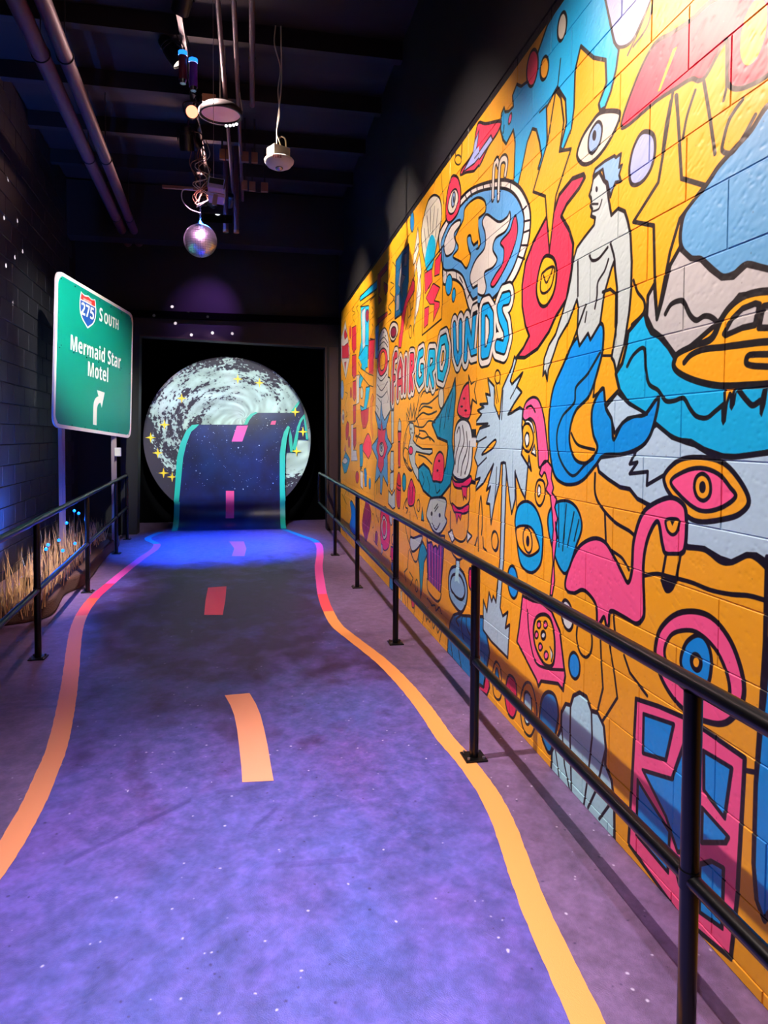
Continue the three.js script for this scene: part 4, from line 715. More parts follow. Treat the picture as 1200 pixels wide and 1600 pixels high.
part('soffit', box(4.4, 0.75, 0.3, -0.65, 4.62, -10.2), M.beam, ceiling, 'dark lower soffit along the back wall');

// overhead pipes
{ const g = thing('ceiling_pipe', 'outer of two maroon pipes running along the ceiling at the left', 'pipe'); part('pipe', bar(V(-1.194,4.350,1.500), V(-1.823,4.350,-10.700), 0.062, 20), M.pipe, g); for (const t of [0.25, 0.42, 0.58, 0.74, 0.9]) { const q = V(-1.194,4.350,1.500).lerp(V(-1.823,4.350,-10.700), t); part('hanger', [new THREE.TorusGeometry(0.066, 0.006, 6, 20).translate(q.x, q.y, q.z), bar(V(q.x, q.y + 0.062, q.z), V(q.x, 5.03, q.z), 0.005, 6)], M.darkMetal, g); } }
{ const g = thing('ceiling_pipe', 'inner of two maroon pipes running along the ceiling at the left', 'pipe'); part('pipe', bar(V(-1.006,4.350,1.500), V(-1.665,4.350,-10.700), 0.055, 20), M.pipe, g); for (const t of [0.25, 0.42, 0.58, 0.74, 0.9]) { const q = V(-1.006,4.350,1.500).lerp(V(-1.665,4.350,-10.700), t); part('hanger', [new THREE.TorusGeometry(0.059, 0.006, 6, 20).translate(q.x, q.y, q.z), bar(V(q.x, q.y + 0.055, q.z), V(q.x, 5.03, q.z), 0.005, 6)], M.darkMetal, g); } }
{ const g = thing('ceiling_conduit', 'leftmost thin maroon conduit along the middle of the ceiling', 'conduit'); part('tube', bar(V(-0.241, 4.550, 1.5), V(-0.241, 4.550, -9.867), 0.020, 14), M.conduit, g); for (const z of [-3.1, -6.05, -9.2]) if (z > -9.567) part('strap', box(0.052, 0.02, 0.03, -0.241, 4.578, z), M.darkMetal, g); }
{ const g = thing('ceiling_conduit', 'middle thin maroon conduit along the ceiling', 'conduit'); part('tube', bar(V(-0.132, 4.620, 1.5), V(-0.132, 4.620, -9.301), 0.020, 14), M.conduit, g); for (const z of [-3.1, -6.05, -9.2]) if (z > -9.001) part('strap', box(0.052, 0.02, 0.03, -0.132, 4.648, z), M.darkMetal, g); }
{ const g = thing('ceiling_conduit', 'rightmost short maroon conduit along the ceiling', 'conduit'); part('tube', bar(V(-0.004, 4.700, 1.5), V(-0.004, 4.700, -6.815), 0.024, 14), M.conduit, g); for (const z of [-3.1, -6.05, -9.2]) if (z > -6.515) part('strap', box(0.062, 0.02, 0.03, -0.004, 4.732, z), M.darkMetal, g); }


// ---------------------------------------------------------------- handrails
function post(g, x, z, h) {
  const p = part('post', cyl(0.0215, 0.0215, h, x, h / 2, z, 20), M.rail, g);
  const pl = part('base_plate', rbox(0.105, 0.009, 0.105, x, 0.0045, z, 0.003, 1), M.plate, p);
  return p;
}
function bolts(g, x, z) { for (const [sx, sz] of [[-1, -1], [1, -1], [-1, 1], [1, 1]]) part('anchor_bolt', cyl(0.007, 0.007, 0.012, x + sx * 0.036, 0.014, z + sz * 0.036, 6), M.bolt, g); }
function sleeve(g, x, y, z) { part('collar', cyl(0.0245, 0.0245, 0.044, x, y, z, 20), M.rail, g); }
{
  const g = thing('handrail', 'black steel handrail on posts in front of the yellow mural wall', 'handrail'), X = 1.012, H = 0.925, m = 0.46;
  const zs = [0.5, -1.4, -2.98, -4.76, -6.6, -8.45];
  for (const z of zs) { post(g, X, z, H - 0.02); bolts(g, X, z); sleeve(g, X, m, z); }
  part('top_rail', [bar(V(X, H, 1.4), V(X, H, -10.42), 0.0215, 16), tubeOf([V(X, H, -10.4), V(X, H, -10.48), V(X, H - 0.03, -10.53), V(X, H - 0.08, -10.55), V(X, m, -10.55)], 0.0205, 24, 12)], M.rail, g);
  part('mid_rail', bar(V(X, m, 1.4), V(X, m, -10.55), 0.019, 16), M.rail, g);
}
{
  const g = thing('handrail', 'black steel handrail on posts in front of the dry grass and road sign', 'handrail'), H = 0.925, m = 0.46, x = (z) => -1.417 + 0.0672 * (z + 4.85);
  for (const z of [0.9, -1.0, -2.9, -4.85, -6.83, -8.99, -10.2]) { post(g, x(z), z, H - 0.02); bolts(g, x(z), z); if (z > -10) sleeve(g, x(z), m, z); }
  part('top_rail', [bar(V(x(1.4), H, 1.4), V(x(-10.1), H, -10.1), 0.0215, 16), tubeOf([V(x(-10.05), H, -10.05), V(x(-10.15), H, -10.15), V(x(-10.19), H - 0.02, -10.19), V(x(-10.2), H - 0.06, -10.2)], 0.0215, 12, 12)], M.rail, g);
  part('mid_rail', bar(V(x(1.4), m, 1.4), V(x(-10.2), m, -10.2), 0.019, 16), M.rail, g);
}

// ---------------------------------------------------------------- storm disc and rising road in the opening
const ZD = -11.55, DC = V(-0.394, 1.443, ZD), DR = 1.355;
{
  const S = 1400, [c, g] = canvas(S, S), img = g.createImageData(S, S), d = img.data, ex = 0.587, ey = 0.37;
  for (let y = 0; y < S; y++) for (let x = 0; x < S; x++) {
    const px = x / S, py = y / S, dx = px - ex, dy = (py - ey) * 1.3, rad = Math.hypot(dx, dy), th = Math.atan2(dy, dx), sw = th + 1.25 * Math.log(rad + 0.06);
    const cx = Math.cos(sw), sn = Math.sin(sw), arms = n3(cx * 1.1 + 2, sn * 1.1, rad * 2.6), bands = n3(cx * 2.3, sn * 2.3 + 5, rad * 15), wisp = n3(cx * 7, sn * 7, rad * 46) * 0.6 + n3(cx * 16, sn * 16, rad * 90) * 0.4, cell = fbm(px * 34, py * 34, 3), soft = n3(cx * 2.2 + 9, sn * 2.2, rad * 5);
    const rim = Math.min(1, rad * 5);
    let cover = 1.08 - rad * 2.4 + arms * 0.5 * rim + (bands * 0.38 + wisp * 0.42 + cell * 0.5) * rim + 0.35 * Math.max(0, -dx - 0.05) * (dy > 0 ? 0.4 : 1) + 0.5 * Math.max(0, Math.hypot(px - 0.5, py - 0.5) - 0.36);
    cover += 0.8 * Math.max(0, Math.min(1, (px - 0.78) * 7)) * Math.max(0, Math.min(1, (py - 0.46) * 7)) * Math.max(0, Math.min(1, (0.76 - py) * 9));
    const w = Math.max(0, Math.min(1, cover * 4)), i = (y * S + x) * 4, lite = 0.84 + 0.12 * soft + 0.08 * bands - 0.1 * Math.max(0, 0.7 - cover);
    const sea = 0.5 + 0.5 * n3(px * 3, py * 3, 4);
    d[i] = (30 + 14 * sea) * (1 - w) + 205 * lite * w; d[i + 1] = (26 + 6 * sea) * (1 - w) + 232 * lite * w; d[i + 2] = (44 + 8 * sea) * (1 - w) + 224 * lite * w; d[i + 3] = 255;
  }
  g.putImageData(img, 0, 0);
  const disc = thing('storm_disc', 'large round print of a swirling white hurricane in the black opening', 'picture', V(DC.x, DC.y, DC.z));
  const face = new THREE.CircleGeometry(DR, 96).translate(0, 0, 0.0205);
  part('printed_face', face, std(0xffffff, 0.65, 0, { map: canvasTexture(c) }), disc);
  part('board', new THREE.CylinderGeometry(DR, DR, 0.04, 96).rotateX(Math.PI / 2), M.black, disc);
  const star = new THREE.Shape(); for (let i = 0; i < 8; i++) { const a = i * Math.PI / 4 + Math.PI / 2, r = i & 1 ? 0.022 : 0.085; star[i ? 'lineTo' : 'moveTo'](Math.cos(a) * r, Math.sin(a) * r); }
  const sg = new THREE.ExtrudeGeometry(star, { depth: 0.006, bevelEnabled: false }), sm = std(0xf6d21c, 0.5);
  for (const [x, y] of [[0.146, 0.993], [0.500, 0.937], [-0.750, 0.661], [-1.023, 0.226], [-1.239, 0.016], [-1.130, -0.233], [-1.042, -0.562], [-0.907, -0.626], [1.089, 0.458], [1.218, 0.126], [1.112, -0.199]]) { const m = part('star', sg, sm, disc); m.position.set(x, y, 0.021 + (x > 0.7 && y > -0.3 ? 0.06 : 0)); }
}
const roadThing = thing('road_cutout', 'blue starry road cutout rising from the floor over humps with teal edges', 'cutout', V(0, 0, 0));
{
  const [c, g] = canvas(1024, 1024); g.fillStyle = '#141c4c'; g.fillRect(0, 0, 1024, 1024);
  const img = g.getImageData(0, 0, 1024, 1024), d = img.data;
  for (let y = 0; y < 1024; y++) for (let x = 0; x < 1024; x++) { const k = fbm(x / 300, y / 300, 4), q = fbm(x / 420 + 7, y / 420, 3), i = (y * 1024 + x) * 4; d[i] = 18 + 12 * q; d[i + 1] = 30 + 18 * k; d[i + 2] = 76 + 36 * k; }
  g.putImageData(img, 0, 0);
  for (let i = 0; i < 420; i++) { const s = rr(0.6, 2.2) * (rnd() < 0.08 ? 2.2 : 1); g.fillStyle = `rgba(${rnd() < 0.3 ? '150,190,255' : '240,245,255'},${rr(0.5, 1)})`; g.beginPath(); g.arc(rr(0, 1024), rr(330, 1024) * 0.75, s, 0, 7); g.fill(); }
  const tex = canvasTexture(c), navy = std(0xffffff, 0.28, 0, { map: tex }), teal = std(0x10b39c, 0.4), pinkM = std(0xe8458c, 0.45);
  const slab = (name, pts, z, depth, mat, smooth, parent = roadThing) => {
    const v = pts.map((p) => new THREE.Vector2(...p)), s = new THREE.Shape(v), geo = new THREE.ExtrudeGeometry(s, { depth, bevelEnabled: false }).translate(0, 0, z);
    const uv = geo.attributes.uv, pos = geo.attributes.position; for (let i = 0; i < pos.count; i++) uv.setXY(i, (pos.getX(i) + 1.5) / 2.4, pos.getY(i) / 2.4);
    return part(name, geo, mat, parent);
  };
  slab('far_hump', [[-0.130, 1.659], [-0.083, 1.771], [-0.020, 1.845], [0.052, 1.881], [0.669, 1.888], [0.775, 2.077], [0.840, 1.942], [0.850, 1.845], [0.889, 1.618], [0.905, 1.440], [0.727, 1.439], [0.695, 1.293], [0.679, 1.222], [0.535, 1.222], [0.519, 1.648]], -11.515, 0.02, navy);
  slab('edge_band', [[-0.161, 1.658], [-0.105, 1.786], [-0.036, 1.861], [0.040, 1.893], [0.078, 1.881], [-0.004, 1.829], [-0.061, 1.755], [-0.105, 1.659]], -11.494, 0.006, teal);
  slab('edge_band', [[0.605, 1.887], [0.759, 2.096], [0.781, 2.071], [0.669, 1.888]], -11.494, 0.006, teal);
  slab('edge_band', [[0.573, 1.655], [0.605, 1.649], [0.640, 1.487], [0.663, 1.212], [0.618, 1.222], [0.592, 1.422]], -11.494, 0.006, teal);
  slab('edge_band', [[0.650, 1.293], [0.689, 1.471], [0.727, 1.650], [0.782, 1.786], [0.850, 1.871], [0.862, 1.839], [0.792, 1.721], [0.759, 1.585], [0.734, 1.423], [0.702, 1.235]], -11.487, 0.006, teal);
  slab('edge_band', [[0.830, 1.851], [0.856, 1.865], [0.889, 1.651], [0.915, 1.440], [0.876, 1.436], [0.856, 1.651]], -11.480, 0.006, teal);
  slab('lane_dash', [[0.305, 1.743], [0.381, 1.753], [0.356, 1.659], [0.273, 1.652]], -11.494, 0.004, pinkM);
  slab('near_hump', [[-1.254, 0.420], [-1.237, 0.669], [-1.205, 1.136], [-1.150, 1.369], [-1.059, 1.565], [-0.968, 1.656], [-0.857, 1.673], [0.536, 1.685], [0.593, 1.647], [0.548, 1.471], [0.520, 1.199], [0.514, 0.653], [0.523, 0.420]], -11.400, 0.03, navy);
  slab('edge_band', [[-1.260, 0.420], [-1.240, 0.669], [-1.208, 1.136], [-1.153, 1.369], [-1.062, 1.572], [-0.971, 1.666], [-0.857, 1.679], [-0.908, 1.623], [-0.984, 1.557], [-1.057, 1.369], [-1.112, 1.136], [-1.156, 0.668], [-1.182, 0.420]], -11.369, 0.006, teal);
  slab('edge_band', [[0.441, 0.420], [0.434, 0.654], [0.434, 1.199], [0.466, 1.423], [0.504, 1.566], [0.567, 1.666], [0.599, 1.647], [0.555, 1.471], [0.523, 1.199], [0.517, 0.653], [0.530, 0.420]], -11.369, 0.006, teal);
  slab('lane_dash', [[-0.261, 1.659], [-0.082, 1.667], [-0.175, 1.401], [-0.345, 1.400]], -11.369, 0.004, pinkM);
  slab('lane_dash', [[-0.440, 0.592], [-0.307, 0.591], [-0.307, 0.423], [-0.440, 0.424]], -11.369, 0.004, pinkM);
  const arc = (x0, x1, lift, name, mat, k0 = 0, k1 = 1) => { const P3 = [], U = [], I = [], n = 14; for (let i = 0; i <= n; i++) { const t = (k0 + (k1 - k0) * i / n) * Math.PI / 2, rad = 0.42 - lift; for (const x of [x0, x1]) { P3.push(x, 0.423 - rad * Math.cos(t), -10.950 - rad * Math.sin(t)); U.push((x + 1.5) / 2.4, 0.02 + i * 0.004); } if (i < n) { const q = i * 2; I.push(q, q + 1, q + 2, q + 1, q + 3, q + 2); } } const geo = new THREE.BufferGeometry(); geo.setAttribute('position', new THREE.Float32BufferAttribute(P3, 3)); geo.setAttribute('uv', new THREE.Float32BufferAttribute(U, 2)); geo.setIndex(I); geo.computeVertexNormals(); return part(name, geo, mat, roadThing); };
  arc(-1.254, 0.523, 0, 'curved_base', navy); arc(-1.254, -1.169, 0.004, 'edge_band', teal); arc(0.438, 0.523, 0.004, 'edge_band', teal); arc(-0.440, -0.308, 0.004, 'lane_dash', pinkM, 0.55, 1);
}

// ---------------------------------------------------------------- road sign
{
  const W = 1.988, H = 1.687, [c, g] = canvas(1024, Math.round(1024 * H / W)), h = c.height, S = 1024;
  const rr2 = (x, y, w, hh, r) => { g.beginPath(); g.roundRect(x, y, w, hh, r); };
  g.fillStyle = '#e9dcd8'; g.fillRect(0, 0, S, h);
  g.fillStyle = '#078a74'; rr2(20, 20, S - 40, h - 40, 58); g.fill();
  g.textBaseline = 'alphabetic'; g.fillStyle = '#ece2dc';
  const text = (s, x, y, size, sx, weight = 'bold') => { g.save(); g.translate(x, y); g.scale(sx, 1); g.font = `${weight} ${size}px sans-serif`; g.fillText(s, 0, 0); g.restore(); };
  text('S', 0.498 * S, 0.188 * h, 118, 0.84); text('OUTH', 0.563 * S, 0.188 * h, 96, 0.84);
  text('Mermaid Star', 0.155 * S, 0.475 * h, 124, 0.835); text('Motel', 0.362 * S, 0.61 * h, 124, 0.835);
  g.save(); g.translate(0.357 * S, 0.163 * h); g.scale(S * 0.1, h * 0.112); // shield
  const shield = () => { g.beginPath(); g.moveTo(-0.88, -1); g.quadraticCurveTo(-0.45, -0.78, 0, -1); g.quadraticCurveTo(0.45, -0.78, 0.88, -1); g.bezierCurveTo(1.15, -0.3, 1.05, 0.35, 0.62, 0.7); g.quadraticCurveTo(0.3, 0.9, 0, 1.08); g.quadraticCurveTo(-0.3, 0.9, -0.62, 0.7); g.bezierCurveTo(-1.05, 0.35, -1.15, -0.3, -0.88, -1); g.closePath(); };
  shield(); g.fillStyle = '#ece2dc'; g.fill(); g.save(); g.scale(0.9, 0.9); shield(); g.fillStyle = '#1f4fa0'; g.fill(); g.clip(); g.fillStyle = '#d5332f'; g.fillRect(-2, -2, 4, 1.42); g.fillStyle = '#ece2dc'; g.fillRect(-2, -0.58, 4, 0.07); g.restore(); g.restore();
  g.fillStyle = '#ece2dc'; text('INTERSTATE', 0.299 * S, 0.104 * h, 21, 0.85); text('275', 0.272 * S, 0.206 * h, 102, 1.0);
  g.save(); g.translate(0.45 * S, 0.943 * h); g.beginPath(); // arrow bending up to the right
  const a = S / 1000; g.moveTo(-2 * a, 0); g.lineTo(-2 * a, -95 * a); g.bezierCurveTo(-2 * a, -150 * a, 25 * a, -170 * a, 62 * a, -178 * a); g.lineTo(40 * a, -214 * a); g.lineTo(145 * a, -212 * a); g.lineTo(108 * a, -112 * a); g.lineTo(88 * a, -142 * a); g.bezierCurveTo(62 * a, -136 * a, 46 * a, -120 * a, 46 * a, -88 * a); g.lineTo(46 * a, 0); g.closePath(); g.fill(); g.restore();
  const sign = thing('road_sign', 'green highway direction sign on two perforated steel posts behind the left handrail', 'sign', V(-1.850, 0, -8.738));
  const panel = new THREE.Group(); panel.name = 'panel'; sign.add(panel); panel.position.y = 2.359; panel.rotation.set(0, 1.3382, -0.0643, 'YXZ');
  const sh = new THREE.Shape(), x0 = -W / 2, y0 = -H / 2, r = 0.13; sh.moveTo(x0 + r, y0); sh.lineTo(-x0 - r, y0); sh.quadraticCurveTo(-x0, y0, -x0, y0 + r); sh.lineTo(-x0, -y0 - r); sh.quadraticCurveTo(-x0, -y0, -x0 - r, -y0); sh.lineTo(x0 + r, -y0); sh.quadraticCurveTo(x0, -y0, x0, -y0 - r); sh.lineTo(x0, y0 + r); sh.quadraticCurveTo(x0, y0, x0 + r, y0);
  const face = new THREE.ShapeGeometry(sh, 10), uv = face.attributes.uv, pos = face.attributes.position; for (let i = 0; i < pos.count; i++) uv.setXY(i, pos.getX(i) / W + 0.5, pos.getY(i) / H + 0.5);
  part('sign_face', face.translate(0, 0, 0.0125), std(0xffffff, 0.32, 0, { map: canvasTexture(c) }), panel, 'green face with white border, lettering, route shield and arrow');
  part('sign_back', new THREE.ExtrudeGeometry(sh, { depth: 0.02, bevelEnabled: false }).translate(0, 0, -0.0085), M.steel, panel);
  const rv = cyl(0.008, 0.008, 0.006, 0, 0, 0, 8).rotateX(Math.PI / 2);
  for (let i = 0; i < 7; i++) for (const [ry, two] of [[H / 2 - 0.075, 0], [-H / 2 + 0.05, 0], [0.02, 1]]) for (let k = 0; k <= two; k++) { const m = part('rivet', rv, M.chrome, panel); m.position.set(x0 + 0.09 + i * (W - 0.18) / 6 + k * 0.03, ry + k * 0.03, 0.014); }
  const dirp = V(Math.cos(1.3382), 0, -Math.sin(1.3382));
  for (const [t, top] of [[-0.805, 3.05], [0.495, 2.95]]) {
    const q = dirp.clone().multiplyScalar(t), nb = V(-dirp.z, 0, dirp.x).multiplyScalar(-0.045); if (nb.z > 0) nb.negate(); q.add(nb);
    const p = part('post', [box(0.06, top, 0.006), box(0.006, top, 0.04, -0.03, 0, 0.02), box(0.006, top, 0.04, 0.03, 0, 0.02), box(0.016, top, 0.012, 0, 0, 0.008)].map((q2) => q2.rotateY(1.3382).translate(q.x, top / 2, q.z)), M.steel, sign);
    const hole = []; for (let y = 0.1; y < 1.6; y += 0.05) hole.push(cyl(0.006, 0.006, 0.004, 0, 0, 0, 6).rotateX(Math.PI / 2).translate(0.018, 0, 0.005).rotateY(1.3382).translate(q.x, y, q.z)); part('punched_hole', hole, M.black, p).userData.kind = 'stuff';
  }
  const tg = part('tag', rbox(0.075, 0.11, 0.05, 0, 0, 0, 0.006, 1), M.white, sign, 'small white box clipped to the post'); tg.position.copy(dirp.clone().multiplyScalar(0.495)).add(V(0.03, 1.28, 0.03));
}

// ---------------------------------------------------------------- planter with dry grass and blue lights
{
  const outline = [[-1.997, -5.609], [-1.922, -5.720], [-1.758, -5.822], [-1.660, -6.023], [-1.746, -6.704], [-1.670, -7.127], [-1.726, -7.956], [-1.787, -8.861], [-1.840, -9.700], [-2.400, -9.900], [-2.324, -8.000], [-2.213, -6.000], [-2.169, -5.200], [-1.900, -5.300]].map((p) => new THREE.Vector2(p[0], -p[1]));
  const pl = thing('grass_bed', 'low brown bed of earth along the left wall holding dry grass', 'planter');
  const s = new THREE.Shape(); s.moveTo(outline[0].x, outline[0].y); s.splineThru(outline.slice(1)); s.closePath();
  const geo = new THREE.ExtrudeGeometry(s, { depth: 0.09, bevelEnabled: true, bevelSize: 0.03, bevelThickness: 0.03, bevelSegments: 3, steps: 1 }).rotateX(-Math.PI / 2).translate(0, 0.03, 0);
  part('earth', geo, std(0x4b3028, 0.95, 0, { bumpMap: floorGrain, bumpScale: 0.01 }), pl);
  const blades = []; const cone = new THREE.ConeGeometry(0.005, 1, 4, 1).translate(0, 0.5, 0);
  const clumps = [[-5.7, 0.3, 60], [-6.1, 0.28, 66], [-6.8, 0.3, 74], [-7.4, 0.34, 84], [-7.9, 0.25, 50], [-8.9, 0.35, 60]];
  for (const [zc, spread, n] of clumps) for (let i = 0; i < n; i++) {
    const z = zc + rr(-1, 1) * spread, xr = -1.42 + 0.0672 * (z + 4.85) - 0.16, x = rr(wallX(z) + 0.3, xr);
    const h = rr(0.2, 0.52) * (0.9 + 0.3 * n2(z * 1.3, x * 2)), a = rr(0, 6.3), t = rr(0, 0.32);
    blades.push(cone.clone().scale(rr(0.7, 1.2), h, 1).rotateX(t * Math.cos(a)).rotateZ(t * Math.sin(a)).translate(x, 0.115, z));
  }
  const gr = new THREE.Mesh(mergeGeometries(blades), M.grass); gr.name = 'dry_grass'; gr.castShadow = gr.receiveShadow = true; gr.userData = { kind: 'stuff', label: 'tall dry straw-coloured grass growing from the brown bed', category: 'grass' }; scene.add(gr);
  const bulbs = [[-1.807,0.670,-7.600], [-1.850,0.698,-7.600], [-1.851,0.607,-7.300], [-1.822,0.473,-6.500], [-1.833,0.497,-6.600], [-1.820,0.492,-6.900], [-1.683,0.457,-6.500], [-1.750,0.413,-7.200]];
  const places = ['right one of the highest pair', 'left one of the highest pair', 'just below the highest pair', 'leftmost and low', 'leftmost, above its neighbour', 'in the middle of the group', 'lowest of all', 'farthest to the right'];
  bulbs.forEach(([x, y, z], i) => {
    const t = thing('stake_light', `glowing blue light ball in the dry grass, ${places[i]}`, 'light', V(x, 0.1, z), 'blue stake lights');
    part('stake', bar(V(0, 0, 0), V(0.0, y - 0.1, 0), 0.003, 6), M.fixture, t); part('bulb', new THREE.SphereGeometry(0.015, 14, 10).translate(0, y - 0.1, 0), glow(0x0a6cff, 4), t);
    if (i < 4) { const l = new THREE.PointLight(0x1560ff, 0.35, 0, 2); l.position.set(0.0, y - 0.1 + 0.03, 0); l.castShadow = true; t.add(l); }
  });
  const up = thing('uplight', 'small black floodlight on the earth throwing blue light on the left wall', 'light', V(wallX(-6.55) + 0.32, 0.12, -6.55));
  part('housing', rbox(0.1, 0.09, 0.12, 0, 0.06, 0, 0.01, 2), M.fixture, up); part('lens', rbox(0.008, 0.07, 0.1, -0.052, 0.065, 0, 0.003, 1), glow(0x0a40ff, 3), up); part('stand', box(0.05, 0.03, 0.05, 0, 0.005, 0), M.fixture, up);
  spot(V(up.position.x - 0.065, 0.2, -6.55), V(wallX(-6.6), 0.62, -6.6), [0.02, 0.16, 1], 130, 0.95, 1, 3);
}

// ---------------------------------------------------------------- hanging things
{
  const g = thing('lighting_track', 'thin black lighting track carrying the row of ceiling spotlights', 'track');
  part('track_bar', box(0.04, 0.04, 9.6, -0.57, 4.82, -4.4), M.fixture, g);
  for (const z of [-1.2, -3.2, -5.2, -7.2, -9.0]) part('drop_rod', bar(V(-0.57, 4.83, z), V(-0.57, 5.02, z), 0.006, 6), M.darkMetal, g);
}
function canLight(i, label, lens, strength, len, r, body = M.fixture) {
  const [pos, aim] = LAMPS[i], t = thing('spotlight', label, 'light', V(pos.x, pos.y, pos.z), 'spotlights under the ceiling');
  const head = new THREE.Group(); head.name = 'head'; t.add(head);
  const d = aim.clone().sub(pos).normalize(); head.quaternion.setFromUnitVectors(V(0, 0, 1), d);
  part('body', new THREE.LatheGeometry([[0.001, -len], [r * 0.7, -len], [r * 0.78, -len + 0.02], [r, -len * 0.45], [r, -0.012], [r * 0.92, -0.012], [r * 0.9, -0.04]].map((p) => new THREE.Vector2(...p)), 24).rotateX(Math.PI / 2), body, head);
  part('lens', new THREE.CircleGeometry(r * 0.9, 24).translate(0, 0, -0.03), glow(lens, strength, 0x222222), head);
  for (let k = 0; k < 3; k++) part('cooling_fin', new THREE.TorusGeometry(r * (0.86 + 0.02 * k), 0.004, 6, 24).translate(0, 0, -len * (0.55 + 0.12 * k)), body, head);
  const back = d.clone().multiplyScalar(-len * 0.4), top = V(-0.57 - pos.x, Math.max(0.12, 4.8 - pos.y), back.z * 0.5);
  part('yoke', [tubeOf([back.clone().add(V(-r * 1.15, 0, 0)), back.clone().add(V(-r * 1.15, r * 1.3, 0)), back.clone().add(V(0, r * 1.7, 0)), back.clone().add(V(r * 1.15, r * 1.3, 0)), back.clone().add(V(r * 1.15, 0, 0))], 0.007, 20, 6)], M.darkMetal, t);
  part('clamp', [bar(back.clone().add(V(0, r * 1.65, 0)), top, 0.009, 8)], M.darkMetal, t);
  return t;
}
canLight(0, 'black spotlight above the picture aimed at the top right of the mural', 0xffe0c8, 4, 0.2, 0.06);
canLight(1, 'black spotlight above the picture aimed at the flamingo on the mural', 0xffd0c8, 4, 0.24, 0.07);
canLight(2, 'black spotlight above the picture aimed at the palm tree on the mural', 0xffd0c8, 4, 0.24, 0.07);
canLight(3, 'black spotlight above the viewer aimed down at the near floor', 0xd8c8ff, 4, 0.26, 0.08);
canLight(4, 'topmost visible spotlight with a bright white lens above the blue gel lamps', 0xffe4d0, 5, 0.24, 0.07);
canLight(5, 'dark spotlight below the round ceiling lamp aimed at the far mural', 0xffe4d0, 4, 0.22, 0.065);
canLight(6, 'dark spotlight throwing deep blue light on the far floor', 0x2a5cff, 5, 0.24, 0.07);
canLight(7, 'black spotlight above the picture aimed at the green road sign', 0xf0fff0, 4, 0.24, 0.065);
canLight(9, 'small spotlight throwing violet light over the dark opening', 0x8a40ff, 4, 0.18, 0.05);
canLight(10, 'black spotlight above the picture aimed at the dry grass', 0xffd0c8, 4, 0.24, 0.065);
canLight(11, 'lit spotlight facing the viewer with a glaring pinkish lens', 0xff8a6a, 3.2, 0.26, 0.06);
canLight(12, 'small spotlight hanging low with a blue lens over the mirror ball', 0x3a8cff, 6, 0.12, 0.045);
canLight(13, 'spotlight at far end of the track aimed at the ceiling pipes', 0xff9a80, 3, 0.2, 0.06);
canLight(15, 'black spotlight above the picture aimed down at the road dash', 0xffb8c8, 4, 0.24, 0.065);
canLight(14, 'added narrow pin spotlight that brightens the mirror ball with pink light', 0xff8ad0, 4, 0.14, 0.04);
// tube lamps with blue ends next to the top spotlight
for (const [x, y, z, lb, body] of [[-0.56, 4.5, -5.86, 'maroon tube lamp with a glowing blue upper end', std(0x6a1f3c, 0.4)], [-0.478, 4.45, -5.86, 'violet tube lamp with a glowing blue upper end', std(0x5a24b0, 0.4)]]) {
  const t = thing('tube_lamp', lb, 'light', V(x, y, z)); part('tube', cyl(0.034, 0.034, 0.19, 0, 0, 0), body, t); part('end_lens', cyl(0.036, 0.036, 0.03, 0, 0.115, 0), glow(0x1e7cff, 2.2), t); part('cap', cyl(0.03, 0.024, 0.03, 0, -0.11, 0), M.chrome, t); part('hanger', bar(V(0, 0.13, 0), V(-0.06, 4.8 - y, 0), 0.004, 6), M.darkMetal, t);
}
// round ceiling lamp
{
  const t = thing('round_ceiling_lamp', 'round flat industrial lamp with a dark rim hanging on two rods', 'lamp', V(-0.283, 4.42, -6.4));
  part('rim', new THREE.LatheGeometry([[0.001, 0.075], [0.09, 0.07], [0.16, 0.045], [0.195, 0.01], [0.195, -0.03], [0.172, -0.03], [0.172, -0.012]].map((p) => new THREE.Vector2(...p)), 40), M.darkMetal, t);
  const df = part('diffuser', new THREE.LatheGeometry([[0.172, -0.012], [0.12, -0.018], [0.045, -0.02], [0.04, -0.03], [0.001, -0.032]].map((p) => new THREE.Vector2(...p)), 40), std(0xc9a8ad, 0.7, 0, { emissive: 0xff9aa4, emissiveIntensity: 0.16 }), t, 'pale pinkish diffuser');  // faint glow stands in for light bounced up from the floor
  for (let k = 0; k < 4; k++) { const a = -0.75 - k * 0.2; part('rim_glint', new THREE.SphereGeometry(0.014, 10, 8).translate(Math.cos(a) * 0.186, -0.036, Math.sin(a) * 0.186), glow(0xffffff, 2.5), t); }  // glowing dots imitate white reflections along the rim
  part('driver_box', rbox(0.12, 0.07, 0.09, -0.1, 0.1, 0.0, 0.006, 1), M.tan, t);
  for (const x of [-0.005, 0.035]) part('rod', bar(V(x, 0.06, 0), V(x, 0.61, 0), 0.006, 8), M.cream, t);
  part('safety_cable', tubeOf([V(0.19, 0.03, 0), V(0.17, 0.18, 0), V(0.15, 0.4, 0), V(0.14, 0.61, 0)], 0.004, 12, 6), M.cream, t);
}
